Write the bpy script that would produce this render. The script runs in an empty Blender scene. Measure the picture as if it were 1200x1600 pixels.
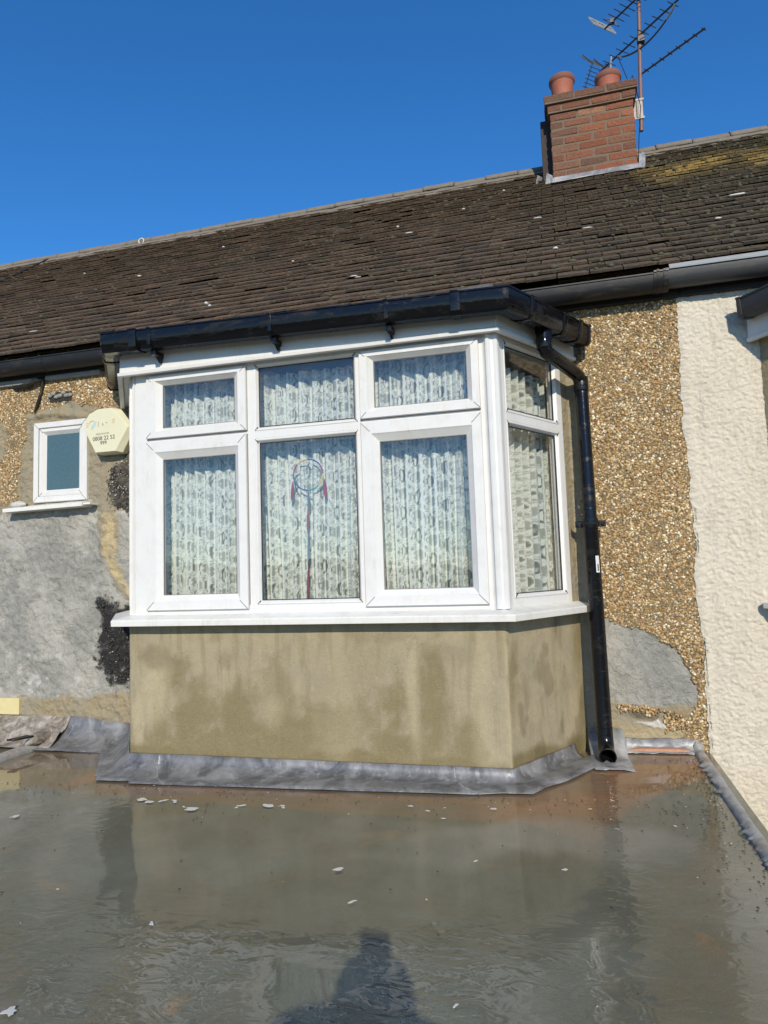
import bpy, math, random
import numpy as np
from mathutils import Vector, Matrix

# ------------------------------------------------------------------ camera, sky, sun, exposure
random.seed(7)
RNG = np.random.RandomState(11)
SC = bpy.context.scene
COL = SC.collection
cd = bpy.data.cameras.new('camera')
cam = bpy.data.objects.new('camera', cd)
COL.objects.link(cam)
cd.sensor_width = 36.0
cd.sensor_fit = 'HORIZONTAL'
cd.lens = 36.0 * 1076.16 / 1200.0
cd.clip_start = 0.01
cd.clip_end = 2000
r_ = Vector((0.96388, 0.26433, -0.032798)); u_ = Vector((0.054383, -0.07476, 0.995718)); f_ = Vector((-0.260742, 0.961531, 0.086434))
M4 = Matrix((( r_.x, u_.x, -f_.x, 0.0), (r_.y, u_.y, -f_.y, -3.1656), (r_.z, u_.z, -f_.z, 0.9), (0, 0, 0, 1)))
cam.matrix_world = M4
SC.camera = cam

W = bpy.data.worlds.new('World'); SC.world = W; W.use_nodes = True
nt = W.node_tree; nt.nodes.clear()
wo = nt.nodes.new('ShaderNodeOutputWorld'); bg = nt.nodes.new('ShaderNodeBackground'); sky = nt.nodes.new('ShaderNodeTexSky')
sky.sky_type = 'NISHITA'; sky.sun_disc = False
SUN = Vector((0.2565, -0.855, 0.452)).normalized()
sky.sun_elevation = math.asin(SUN.z); sky.sun_rotation = math.atan2(SUN.x, SUN.y)
sky.air_density = 1.0; sky.dust_density = 0.1; sky.ozone_density = 8.0
bg.inputs[1].default_value = 0.15; bg.name = 'sky_light'
hs = nt.nodes.new('ShaderNodeHueSaturation'); hs.inputs['Saturation'].default_value = 1.13; nt.links.new(sky.outputs[0], hs.inputs['Color']); nt.links.new(hs.outputs[0], bg.inputs[0]); nt.links.new(bg.outputs[0], wo.inputs[0])
sl = bpy.data.lights.new('sun', 'SUN'); sl.energy = 3.6; sl.angle = math.radians(0.5); sl.color = (1.0, 0.90, 0.73)
so = bpy.data.objects.new('sun', sl); COL.objects.link(so)
so.rotation_euler = (-SUN).to_track_quat('-Z', 'Y').to_euler(); so.location = (3, -8, 8)
SC.view_settings.view_transform = 'Standard'; SC.view_settings.look = 'None'
SC.view_settings.exposure = 0.22; SC.view_settings.gamma = 1.0

# ------------------------------------------------------------------ helpers
def link(o, parent=None):
    COL.objects.link(o)
    if parent is not None:
        o.parent = parent
        L = parent.location.copy()
        o.matrix_parent_inverse = Matrix.Translation(-L)
    return o

def tag(o, label=None, cat=None, group=None, kind=None):
    if label: o['label'] = label
    if cat: o['category'] = cat
    if group: o['group'] = group
    if kind: o['kind'] = kind
    return o

def thing(name, label, cat, loc=(0, 0, 0), group=None):
    o = bpy.data.objects.new(name, None); o.location = loc; o.empty_display_size = 0.1
    COL.objects.link(o)
    return tag(o, label, cat, group)

def mesh_np(name, V, F, mat, parent=None, smooth=False, attrs=None, bevel=0.0):
    """V (n,3) array, F (m,k) array of equal-sized faces"""
    V = np.asarray(V, dtype=np.float32); F = np.asarray(F, dtype=np.int32)
    me = bpy.data.meshes.new(name)
    me.vertices.add(len(V)); me.vertices.foreach_set('co', V.ravel())
    k = F.shape[1]
    me.loops.add(F.size); me.loops.foreach_set('vertex_index', F.ravel())
    me.polygons.add(len(F)); me.polygons.foreach_set('loop_start', np.arange(0, F.size, k, dtype=np.int32))
    me.polygons.foreach_set('use_smooth', np.full(len(F), smooth, dtype=bool))
    if attrs:
        for an, arr in attrs.items():
            a = me.color_attributes.new(an, 'FLOAT_COLOR', 'POINT')
            arr = np.asarray(arr, dtype=np.float32)
            if arr.shape[1] == 3: arr = np.hstack([arr, np.ones((len(arr), 1), np.float32)])
            a.data.foreach_set('color', arr.ravel())
    me.update(calc_edges=True); me.validate()
    me.materials.append(mat)
    o = bpy.data.objects.new(name, me); link(o, parent)
    return o

class MB:
    """collects shapes into one mesh"""
    def __init__(s): s.v = []; s.f = []
    def add(s, vs, fs):
        b = len(s.v); s.v += [tuple(v) for v in vs]; s.f += [tuple(i + b for i in f) for f in fs]
    def box(s, x0, x1, y0, y1, z0, z1, xf=None):
        vs = [(x, y, z) for z in (z0, z1) for y in (y0, y1) for x in (x0, x1)]
        if xf: vs = [xf(*v) for v in vs]
        s.add(vs, [(0, 2, 3, 1), (4, 5, 7, 6), (0, 1, 5, 4), (1, 3, 7, 5), (3, 2, 6, 7), (2, 0, 4, 6)])
    def tube(s, pts, r, n=14, cap=True, flat=1.0):
        pts = [Vector(p) for p in pts]
        rs = r if isinstance(r, (list, tuple)) else [r] * len(pts)
        b = []; up0 = None
        for i, p in enumerate(pts):
            if i == 0: d = pts[1] - p
            elif i == len(pts) - 1: d = p - pts[-2]
            else: d = (pts[i + 1] - p).normalized() + (p - pts[i - 1]).normalized()
            d = d.normalized()
            if up0 is None:
                up0 = Vector((0, 0, 1)) if abs(d.z) < 0.9 else Vector((0, 1, 0))
            a = d.cross(up0).normalized(); up = a.cross(d).normalized(); up0 = up
            b.append([p + (a * math.cos(2 * math.pi * k / n) + up * math.sin(2 * math.pi * k / n) * flat) * rs[i] for k in range(n)])
        vs = [q for ring in b for q in ring]; fs = []
        for i in range(len(b) - 1):
            for k in range(n):
                k2 = (k + 1) % n
                fs.append((i * n + k, i * n + k2, (i + 1) * n + k2, (i + 1) * n + k))
        if cap:
            fs.append(tuple(range(n - 1, -1, -1))); fs.append(tuple((len(b) - 1) * n + k for k in range(n)))
        s.add(vs, fs)
    def lathe(s, prof, c, n=32, tilt=None):
        vs = []; fs = []
        for r, z in prof:
            for k in range(n):
                a = 2 * math.pi * k / n; v = Vector((r * math.cos(a), r * math.sin(a), z))
                if tilt is not None: v = tilt @ v
                vs.append(v + Vector(c))
        for i in range(len(prof) - 1):
            for k in range(n):
                k2 = (k + 1) % n; fs.append((i * n + k, i * n + k2, (i + 1) * n + k2, (i + 1) * n + k))
        s.add(vs, fs)
    def prism(s, poly, y0, y1, xf=None):
        """poly (x,z) list extruded y0..y1"""
        n = len(poly)
        vs = [(x, y0, z) for x, z in poly] + [(x, y1, z) for x, z in poly]
        if xf: vs = [xf(*v) for v in vs]
        s.add(vs, [tuple(range(n)), tuple(range(2 * n - 1, n - 1, -1))] + [(i, i + n, (i + 1) % n + n, (i + 1) % n) for i in range(n)])
    def build(s, name, mat, parent=None, smooth=False, bevel=0.0, seg=2, recalc=True):
        me = bpy.data.meshes.new(name); me.from_pydata(s.v, [], s.f)
        if recalc:
            import bmesh
            bm = bmesh.new(); bm.from_mesh(me); bmesh.ops.recalc_face_normals(bm, faces=bm.faces); bm.to_mesh(me); bm.free()
        me.materials.append(mat)
        if smooth:
            me.polygons.foreach_set('use_smooth', [True] * len(me.polygons))
        o = bpy.data.objects.new(name, me); link(o, parent)
        if smooth:
            m = o.modifiers.new('split', 'EDGE_SPLIT'); m.split_angle = math.radians(40)
        if bevel:
            m = o.modifiers.new('bevel', 'BEVEL'); m.width = bevel; m.segments = seg; m.limit_method = 'ANGLE'
            if smooth: o.modifiers.move(1, 0)
        return o

def miter(path, off):
    """offset an xy polyline outward (right-hand side when walking) by off"""
    P = [Vector(p) for p in path]; out = []
    for i, p in enumerate(P):
        ds = []
        if i > 0: ds.append((P[i] - P[i - 1]).normalized())
        if i < len(P) - 1: ds.append((P[i + 1] - P[i]).normalized())
        ns = [Vector((d.y, -d.x)) for d in ds]
        n = sum(ns, Vector((0, 0))).normalized()
        out.append(p + n * (off / max(0.2, n.dot(ns[0]))))
    return out

def sweep(mb, path, prof, zf=None, closed=True, caps=True):
    """sweep profile [(offset, z)] along an xy path"""
    n = len(prof); m = len(path); cols = [miter(path, o) for o, z in prof]; vs = []
    for i in range(m):
        for k, (o, z) in enumerate(prof):
            p = cols[k][i]; zz = z + (zf(p.x, p.y) if zf else 0); vs.append((p.x, p.y, zz))
    fs = []
    for i in range(m - 1):
        for k in range(n if closed else n - 1):
            k2 = (k + 1) % n; fs.append((i * n + k, (i + 1) * n + k, (i + 1) * n + k2, i * n + k2))
    if caps and closed:
        fs.append(tuple(range(n))); fs.append(tuple((m - 1) * n + k for k in range(n - 1, -1, -1)))
    mb.add(vs, fs)

def vnoise(x, y, seed=0):
    xi = np.floor(x).astype(np.int64); yi = np.floor(y).astype(np.int64); xf = x - xi; yf = y - yi
    def h(a, b):
        n = (a * 374761393 + b * 668265263 + seed * 1442695041) & 0x7fffffff
        n = ((n ^ (n >> 13)) * 1274126177) & 0x7fffffff
        return ((n ^ (n >> 16)) & 0xffff) / 65535.0
    u = xf * xf * (3 - 2 * xf); v = yf * yf * (3 - 2 * yf)
    return (h(xi, yi) * (1 - u) + h(xi + 1, yi) * u) * (1 - v) + (h(xi, yi + 1) * (1 - u) + h(xi + 1, yi + 1) * u) * v
def fbm(x, y, oct=4, seed=0, rough=0.5):
    s = 0; a = 1; t = 0
    for i in range(oct):
        s = s + a * vnoise(x * 2 ** i + 17.3 * i, y * 2 ** i - 9.1 * i, seed + i); t += a; a *= rough
    return s / t
def sstep(a, b, x):
    t = np.clip((x - a) / (b - a), 0, 1); return t * t * (3 - 2 * t)
def poly_sd(px, py, poly):
    """signed distance, negative inside"""
    d = np.full(px.shape, 1e9); inside = np.zeros(px.shape, bool); n = len(poly)
    for i in range(n):
        x1, y1 = poly[i]; x2, y2 = poly[(i + 1) % n]
        ex, ey = x2 - x1, y2 - y1; t = np.clip(((px - x1) * ex + (py - y1) * ey) / (ex * ex + ey * ey), 0, 1)
        d = np.minimum(d, np.hypot(px - x1 - t * ex, py - y1 - t * ey))
        if y1 != y2:
            c = ((y1 > py) != (y2 > py)) & (px < (x2 - x1) * (py - y1) / (y2 - y1) + x1); inside ^= c
    return np.where(inside, -d, d)
def gridF(nx, ny):
    i, j = np.meshgrid(np.arange(nx - 1), np.arange(ny - 1)); a = (j * nx + i).ravel()
    return np.stack([a, a + 1, a + nx + 1, a + nx], 1)

# ------------------------------------------------------------------ materials
class NM:
    def __init__(s, name):
        s.m = bpy.data.materials.new(name); s.m.use_nodes = True; s.t = s.m.node_tree; s.b = s.t.nodes['Principled BSDF']; s.o = s.t.nodes['Material Output']
        s.tc = s.t.nodes.new('ShaderNodeTexCoord')
    def n(s, ty, **kw):
        x = s.t.nodes.new('ShaderNode' + ty)
        for k, v in kw.items():
            if k in x.inputs.keys() if isinstance(k, str) else False: x.inputs[k].default_value = v
            else: setattr(x, k, v)
        return x
    def L(s, a, b): s.t.links.new(a, b)
    def co(s, sc=(1, 1, 1)):
        mp = s.n('Mapping'); mp.inputs['Scale'].default_value = sc; s.L(s.tc.outputs['Object'], mp.inputs[0]); return mp.outputs[0]
    def noise(s, scale, detail=4, rough=0.5, dist=0.0, sc=None, vec=None):
        x = s.n('TexNoise'); x.inputs['Scale'].default_value = scale; x.inputs['Detail'].default_value = detail; x.inputs['Roughness'].default_value = rough; x.inputs['Distortion'].default_value = dist
        s.L(vec or (s.co(sc) if sc else s.tc.outputs['Object']), x.inputs['Vector']); return x.outputs['Fac']
    def ramp(s, fac, stops):
        x = s.n('ValToRGB'); el = x.color_ramp.elements
        while len(el) < len(stops): el.new(0.5)
        for e, (p, c) in zip(el, stops):
            e.position = p; e.color = (c, c, c, 1) if isinstance(c, (int, float)) else (*c, 1)
        s.L(fac, x.inputs[0]); return x.outputs[0]
    def mix(s, fac, a, b, mode='MIX'):
        x = s.n('Mix'); x.data_type = 'RGBA'; x.blend_type = mode
        for i, v in ((0, fac), (6, a), (7, b)):
            if isinstance(v, (int, float)): x.inputs[i].default_value = v if i == 0 else (v, v, v, 1)
            elif isinstance(v, tuple): x.inputs[i].default_value = (*v, 1)
            else: s.L(v, x.inputs[i])
        return x.outputs[2]
    def math(s, op, a, b=None):
        x = s.n('Math'); x.operation = op
        for i, v in ((0, a), (1, b)):
            if v is None: continue
            if isinstance(v, (int, float)): x.inputs[i].default_value = v
            else: s.L(v, x.inputs[i])
        return x.outputs[0]
    def attr(s, name):
        x = s.n('Attribute'); x.attribute_name = name
        sp = s.n('SeparateColor'); s.L(x.outputs['Color'], sp.inputs[0]); return x.outputs['Color'], sp.outputs
    def bump(s, h, dist=0.005, strength=1.0, normal=None, inp='Normal'):
        x = s.n('Bump'); x.inputs['Distance'].default_value = dist; x.inputs['Strength'].default_value = strength; s.L(h, x.inputs['Height'])
        if normal: s.L(normal, x.inputs['Normal'])
        s.L(x.outputs[0], s.b.inputs[inp]); return x.outputs[0]
    def set(s, **kw):
        for k, v in kw.items():
            k = k.replace('_', ' ')
            if isinstance(v, tuple): s.b.inputs[k].default_value = (*v, 1)
            elif isinstance(v, (int, float)): s.b.inputs[k].default_value = v
            else: s.L(v, s.b.inputs[k])
        return s.m

def mat_upvc(name='white_upvc', c=(0.68, 0.675, 0.65), grime=0.5):
    m = NM(name)
    g = m.noise(9, 6, 0.65); g2 = m.noise(60, 3, 0.6, sc=(1, 1, 0.25))
    d = m.math('MULTIPLY', m.ramp(g, [(0.45, 0.0), (0.75, 1.0)]), m.ramp(g2, [(0.4, 0.2), (0.75, 1.0)]))
    col = m.mix(m.math('MULTIPLY', d, grime), c, (0.42, 0.38, 0.30))
    sp = m.ramp(m.noise(130, 2, 0.5), [(0.76, 0.0), (0.80, 1.0)])
    col = m.mix(m.math('MULTIPLY', sp, 0.35), col, (0.2, 0.18, 0.15))
    m.bump(m.noise(25, 2), 0.0006)
    return m.set(Base_Color=col, Roughness=m.ramp(g, [(0.3, 0.32), (0.8, 0.6)]))
UPVC = mat_upvc(); UPVC2 = mat_upvc('white_upvc_sill', (0.72, 0.71, 0.66), 0.8)
def mat_black(name, c=(0.006, 0.006, 0.007), rough=0.13, dirt=0.10):
    m = NM(name)
    g = m.ramp(m.noise(11, 7, 0.7, 0.6, sc=(0.6, 0.6, 1.6)), [(0.52, 0.0), (0.66, 1.0)])
    col = m.mix(m.math('MULTIPLY', g, dirt), c, (0.10, 0.085, 0.055))
    m.bump(m.noise(40, 2), 0.0006)
    m.b.inputs['Specular IOR Level'].default_value = 0.33
    return m.set(Base_Color=col, Roughness=m.mix(g, (rough,) * 3, (0.55,) * 3))
BLACK = mat_black('black_gutter_plastic'); BLACKD = mat_black('dusty_black_plastic', (0.018, 0.018, 0.018), 0.3, 0.75)
GREYP = mat_black('weathered_grey_plastic', (0.045, 0.047, 0.05), 0.42, 0.4); CHAR = mat_black('weathered_black_plastic', (0.017, 0.017, 0.018), 0.45, 0.35)
GREYL = mat_black('pale_grey_plastic', (0.30, 0.32, 0.33), 0.45, 0.3)
def mat_simple(name, c, rough=0.6, metal=0.0, var=0.15, sc=20, bump=0.001):
    m = NM(name); n = m.noise(sc, 5, 0.6)
    col = m.mix(n, tuple(x * (1 - var) for x in c), tuple(min(1, x * (1 + var)) for x in c))
    if bump: m.bump(n, bump)
    return m.set(Base_Color=col, Roughness=rough, Metallic=metal)
RUBBER = mat_simple('window_gasket', (0.02, 0.02, 0.02), 0.6)
GROOVE = mat_simple('grime_and_gap_shade', (0.22, 0.20, 0.17), 0.8)

def mat_lead(name='lead_sheet', bright=1.0):
    m = NM(name)
    n = m.noise(7, 6, 0.62, 0.8); n2 = m.noise(38, 4, 0.6, sc=(1, 1, 0.3))
    c = m.mix(m.ramp(n, [(0.38, 0.0), (0.66, 1.0)]), (0.11 * bright, 0.111 * bright, 0.112 * bright), (0.31 * bright, 0.308 * bright, 0.30 * bright))
    c = m.mix(m.ramp(n2, [(0.58, 0.0), (0.76, 0.7)]), c, (0.42, 0.43, 0.44))
    m.bump(m.noise(6, 5, 0.55, 0.4), 0.006)
    return m.set(Base_Color=c, Roughness=m.ramp(n, [(0.3, 0.32), (0.8, 0.6)]), Metallic=0.25)
LEAD = mat_lead()
LEADW = mat_lead('bright_lead', 1.6)

def mat_wall():
    # mask: R pebbledash bed, G grey cement render, B bitumen ; default tan cement
    m = NM('patched_wall_render'); c, s = m.attr('mask'); c2, s2 = m.attr('tone')
    f = m.noise(28, 8, 0.65); big = m.noise(3.5, 5, 0.6)
    tan = m.mix(f, (0.24, 0.19, 0.11), (0.42, 0.35, 0.22)); tan = m.mix(m.ramp(big, [(0.4, 0.0), (0.65, 1.0)]), tan, (0.30, 0.27, 0.20))
    tan = m.mix(s2[0], tan, (0.55, 0.44, 0.24))
    grey = m.mix(f, (0.20, 0.20, 0.175), (0.37, 0.365, 0.325)); grey = m.mix(m.ramp(big, [(0.42, 0.0), (0.62, 1.0)]), grey, (0.42, 0.40, 0.35)); cr = m.ramp(m.noise(7, 5, .6, 1.5), [(0.485, 0.0), (0.5, .5), (0.515, 0.0)]); grey = m.mix(cr, grey, (0.15, 0.145, 0.12))
    bed = m.mix(f, (0.14, 0.10, 0.045), (0.30, 0.22, 0.11))
    col = m.mix(s[1], tan, grey); col = m.mix(s[0], col, bed); col = m.mix(s[2], col, (0.02, 0.019, 0.018))
    stain = m.ramp(m.noise(14, 6, 0.7, 1.0), [(0.60, 0.0), (0.72, 0.5)])
    col = m.mix(stain, col, (0.13, 0.115, 0.085))
    col = m.mix(s2[1], col, (0.62, 0.60, 0.55)); col = m.mix(s2[2], col, (0.33, 0.15, 0.075))
    h = m.math('ADD', m.noise(55, 6, 0.7), m.math('MULTIPLY', m.noise(16, 4, 0.6, 1.2), 1.6))
    m.bump(h, 0.012)
    return m.set(Base_Color=col, Roughness=0.9)
WALL = mat_wall()
def mat_pebble():
    m = NM('pebbles'); c, s = m.attr('col'); m.bump(m.noise(300, 2), 0.001)
    return m.set(Base_Color=c, Roughness=0.38)
PEB = mat_pebble()
def mat_white_render():
    m = NM('white_painted_roughcast')
    n = m.noise(3, 5, 0.6); c = m.mix(n, (0.58, 0.52, 0.415), (0.72, 0.67, 0.565))
    c = m.mix(m.ramp(m.noise(70, 5, 0.6), [(0.3, 0.25), (0.6, 0.0)]), c, (0.42, 0.36, 0.27))
    st = m.ramp(m.noise(9, 7, .7, 0.5, sc=(1.6, 1, .35)), [(0.50, 0.0), (0.70, 0.55)]); c = m.mix(st, c, (0.46, 0.42, 0.34)); sp = m.ramp(m.noise(14, 4, 0.6), [(0.72, 0.0), (0.74, 0.6)])
    c = m.mix(sp, c, (0.45, 0.24, 0.14))
    m.bump(m.noise(85, 5, 0.65, 0.8), 0.007)
    return m.set(Base_Color=c, Roughness=0.75)
WHITEW = mat_white_render()
def mat_base():
    m = NM('damp_stained_render'); c, s = m.attr('mask')
    dr = m.ramp(m.noise(16, 6, 0.65, 0.2, sc=(1, 1, 0.13)), [(0.50, 0.0), (0.68, 0.55)])
    f = m.noise(60, 8, 0.7); f2 = m.noise(9, 7, 0.65, 0.6)
    dry = m.mix(f, (0.275, 0.232, 0.155), (0.42, 0.365, 0.255)); dry = m.mix(m.ramp(f2, [(0.42, 0.0), (0.62, 0.6)]), dry, (0.29, 0.262, 0.19)); dry = m.mix(m.ramp(m.noise(22, 6, .7), [(0.55, 0.0), (0.7, 0.6)]), dry, (0.42, 0.37, 0.26))
    wet = m.mix(f, (0.155, 0.125, 0.055), (0.245, 0.20, 0.10)); wet = m.mix(m.ramp(m.noise(12, 6, .7, .5), [(0.52, 0.0), (0.68, 0.6)]), wet, (0.25, 0.21, 0.12))
    pale = m.mix(f, (0.36, 0.30, 0.185), (0.50, 0.435, 0.30))
    dry = m.mix(dr, dry, (0.19, 0.155, 0.078)); col = m.mix(s[0], dry, wet); col = m.mix(s[1], col, pale); col = m.mix(s[2], col, (0.105, 0.085, 0.04)); spk = m.ramp(m.noise(120, 3, .7), [(0.66, 0.0), (0.72, 0.6)]); col = m.mix(spk, col, (0.5, 0.45, 0.33)); col = m.mix(m.ramp(m.noise(2.6, 6, .6, .6), [(0.497, 0.0), (0.5, 0.22), (0.503, 0.0)]), col, (0.08, 0.065, 0.04)); col = m.mix(1.0, col, (1.0, 0.985, 0.92), 'MULTIPLY')
    m.bump(m.math('ADD', f, m.noise(240, 3)), 0.0022)
    return m.set(Base_Color=col, Roughness=m.mix(s[0], (0.9,) * 3, (0.6,) * 3))
BASE = mat_base()
def mat_flat():
    m = NM('wet_flat_roof_coating'); c, s = m.attr('mask')   # R orange silt, G ripple strength, B paler tone
    f = m.noise(34, 8, 0.7); f2 = m.noise(2.4, 6, 0.6, 0.5); f3 = m.noise(260, 2, 0.6)
    col = m.mix(m.ramp(f2, [(0.35, 0.0), (0.65, 1.0)]), (0.103, 0.106, 0.068), (0.165, 0.166, 0.120)); col = m.mix(m.math('MULTIPLY', f, 0.25), col, (0.22, 0.21, 0.155)); pat = m.ramp(m.noise(1.3, 7, 0.68, 0.8), [(0.46, 0.0), (0.60, 1.0)]); col = m.mix(m.math('MULTIPLY', pat, 0.45), col, (0.16, 0.125, 0.065)); scr = m.ramp(m.noise(5, 8, 0.75, 0.3, sc=(0.4, 2.4, 1)), [(0.60, 0.0), (0.70, 0.35)]); col = m.mix(scr, col, (0.24, 0.23, 0.185))
    col = m.mix(m.math('MULTIPLY', f3, 0.25), col, (0.08, 0.075, 0.06))
    col = m.mix(s[0], col, m.mix(f, (0.21, 0.105, 0.048), (0.33, 0.19, 0.10)))
    col = m.mix(s[2], col, (0.36, 0.33, 0.27))
    blob = m.ramp(m.noise(3.5, 5, 0.6, .6), [(0.64, 0.0), (0.74, 0.6)]); col = m.mix(blob, col, (0.30, 0.17, 0.07))
    wv = m.noise(13, 2, 0.45, 1.2, sc=(0.8, 1.25, 1)); wv2 = m.noise(7, 2, 0.5, 0.8)
    h = m.math('ADD', m.math('MULTIPLY', m.math('MULTIPLY', wv, s[1]), 1.0), m.math('MULTIPLY', wv2, 0.02))
    h = m.math('ADD', h, m.math('MULTIPLY', f3, 0.0008))
    m.bump(h, 0.0066, inp='Coat Normal')
    m.bump(m.math('ADD', f, m.math('MULTIPLY', f3, 0.6)), 0.002)
    m.b.inputs['Coat Weight'].default_value = 1.0; m.b.inputs['Coat IOR'].default_value = 1.42; m.b.inputs['Specular IOR Level'].default_value = 0.15; m.b.inputs['Coat Roughness'].default_value = 0.045
    return m.set(Base_Color=col, Roughness=0.6)
FLAT = mat_flat()
def mat_tile():
    m = NM('weathered_clay_tile'); c, s = m.attr('col')
    f = m.noise(55, 6, 0.7); f2 = m.noise(12, 4, 0.6)
    col = m.mix(1.0, c, m.ramp(f, [(0.25, 0.35), (0.75, 1.55)]), 'MULTIPLY')
    li = m.ramp(m.noise(26, 6, 0.75), [(0.66, 0.0), (0.76, 0.45)]); col = m.mix(li, col, (0.34, 0.32, 0.27))
    mo = m.ramp(f2, [(0.50, 0.0), (0.70, 0.65)]); col = m.mix(mo, col, (0.030, 0.028, 0.018))
    m.bump(m.math('ADD', f, f2), 0.006)
    return m.set(Base_Color=col, Roughness=0.92)
TILE = mat_tile()
def mat_brick():
    m = NM('weathered_red_brick'); c, s = m.attr('col'); f = m.noise(45, 6, 0.7)
    col = m.mix(1.0, c, m.ramp(f, [(0.25, 0.6), (0.75, 1.3)]), 'MULTIPLY')
    col = m.mix(m.ramp(m.noise(17, 5, 0.65), [(0.58, 0.0), (0.76, 0.6)]), col, (0.10, 0.08, 0.058)); m.bump(f, 0.012)
    return m.set(Base_Color=col, Roughness=0.9)
BRICK = mat_brick()
MORTAR = mat_simple('mortar', (0.17, 0.125, 0.085), 0.95, var=0.3, sc=40, bump=0.004)
CEMENT = mat_simple('grey_cement', (0.27, 0.26, 0.235), 0.9, var=0.4, sc=26, bump=0.008)
PINKC = NM('pinkish_mortar'); _n = PINKC.noise(13, 8, .7, .6); PINKC.bump(_n, .02)
PINKC = PINKC.set(Base_Color=PINKC.ramp(_n, [(.36, (0.12, 0.105, 0.085)), (.48, (0.26, 0.22, 0.175)), (.58, (0.40, 0.37, 0.33)), (.66, (0.48, 0.40, 0.34))]), Roughness=.8)
FELT = mat_simple('mineral_felt', (0.10, 0.10, 0.10), 0.9, var=0.7, sc=160, bump=0.003)
def mat_terra():
    m = NM('terracotta'); f = m.noise(18, 5, 0.6); c = m.mix(f, (0.29, 0.075, 0.04), (0.42, 0.145, 0.085)); m.bump(f, 0.003)
    return m.set(Base_Color=c, Roughness=0.7)
TERRA = mat_terra(); TERRAD = mat_simple('soot_stained_terracotta', (0.22, 0.09, 0.06), 0.85)
def mat_rust():
    return mat_simple('rusty_painted_steel', (0.20, 0.12, 0.11), 0.6, 0.2, 0.35, 40)
MAST = mat_rust(); ALU = mat_simple('aluminium_rod', (0.42, 0.42, 0.42), 0.35, 0.8, 0.1); ALUD = mat_simple('tarnished_aluminium', (0.07, 0.065, 0.065), 0.5, 0.4, 0.3)
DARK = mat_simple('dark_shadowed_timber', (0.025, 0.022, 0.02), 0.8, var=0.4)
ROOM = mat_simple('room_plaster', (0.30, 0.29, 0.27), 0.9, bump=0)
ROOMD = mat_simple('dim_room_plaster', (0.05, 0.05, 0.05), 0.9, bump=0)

def mat_glass(name='window_glass', tint=(0.96, 0.965, 0.965), refl=1.6, wav=0.0006):
    m = NM(name); t = m.t; t.nodes.remove(m.b)
    tr = m.n('BsdfTransparent'); tr.inputs[0].default_value = (*tint, 1)
    gl = m.n('BsdfGlossy'); gl.inputs['Roughness'].default_value = 0.0; gl.inputs['Color'].default_value = (1, 1, 1, 1)
    fr = m.n('Fresnel'); ge = m.n('NewGeometry'); m.L(m.math('ADD', m.math('MULTIPLY', ge.outputs['Backfacing'], 1/1.52 - 1.52), 1.52), fr.inputs[0])
    bp = m.n('Bump'); bp.inputs['Distance'].default_value = wav; m.L(m.noise(3.0, 2), bp.inputs['Height']); m.L(bp.outputs[0], gl.inputs['Normal'])
    mx = m.n('MixShader'); m.L(m.math('MINIMUM', m.math('MULTIPLY', fr.outputs[0], refl), 1.0), mx.inputs[0]); m.L(tr.outputs[0], mx.inputs[1]); m.L(gl.outputs[0], mx.inputs[2])
    dirt = m.n('BsdfDiffuse'); dirt.inputs[0].default_value = (0.55, 0.53, 0.48, 1)
    mx2 = m.n('MixShader'); m.L(m.ramp(m.noise(16, 8, 0.7), [(0.5, 0.0), (0.9, 0.10)]), mx2.inputs[0]); m.L(mx.outputs[0], mx2.inputs[1]); m.L(dirt.outputs[0], mx2.inputs[2])
    m.L(mx2.outputs[0], m.o.inputs[0]); return m.m
GLASS = mat_glass(refl=1.15)
def mat_frost():
    m = NM('obscured_glass'); n = m.noise(70, 3, 0.6)
    c = m.mix(n, (0.045, 0.085, 0.095), (0.085, 0.14, 0.15)); m.bump(n, 0.002)  # blue sky reflection is put into the frosted pane's base colour
    return m.set(Base_Color=c, Roughness=0.22, Coat_Weight=0.6)
FROST = mat_frost()
def mat_lace():
    m = NM('lace_net_curtain'); c, s = m.attr('lace'); t = m.t; t.nodes.remove(m.b)
    col = m.mix(m.ramp(s[0], [(0.3, 0.0), (0.95, 1.0)]), (0.44, 0.48, 0.42), (0.86, 0.91, 0.83))
    d = m.n('BsdfDiffuse'); m.L(col, d.inputs[0]); tl = m.n('BsdfTranslucent'); tl.inputs[0].default_value = (0.6, 0.64, 0.6, 1)
    a = m.n('MixShader'); a.inputs[0].default_value = 0.25; m.L(d.outputs[0], a.inputs[1]); m.L(tl.outputs[0], a.inputs[2])
    tr = m.n('BsdfTransparent'); mx = m.n('MixShader')
    m.L(s[0], mx.inputs[0]); m.L(tr.outputs[0], mx.inputs[1]); m.L(a.outputs[0], mx.inputs[2]); m.L(mx.outputs[0], m.o.inputs[0])
    return m.m
LACE = mat_lace()

# ------------------------------------------------------------------ numbers of the place
WY = 0.594                                   # face of the main wall
OUT = [(-2.675, WY), (-2.26, 0.0), (-0.31, 0.0), (0.02, WY)]    # plan of the bay
NDX = 3.62                                   # the next bay along
EY, EZ, TP = 0.48, 2.39, 0.80                # eaves and roof pitch
RY = 3.2; RZ = EZ + TP * (RY - EY)
PARTY = 0.60
def roofz(x, y): return -0.035 + 0.02 * (x - 0.4)

house = thing('terraced_house', 'pebbledashed terraced house with a white bay window and brown tiled roof', 'house', (-1.3, 0.6, -2.9))
nhouse = thing('terraced_house', 'adjoining house with cream white roughcast wall at the right edge', 'house', (2.2, 0.6, -2.9))

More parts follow.
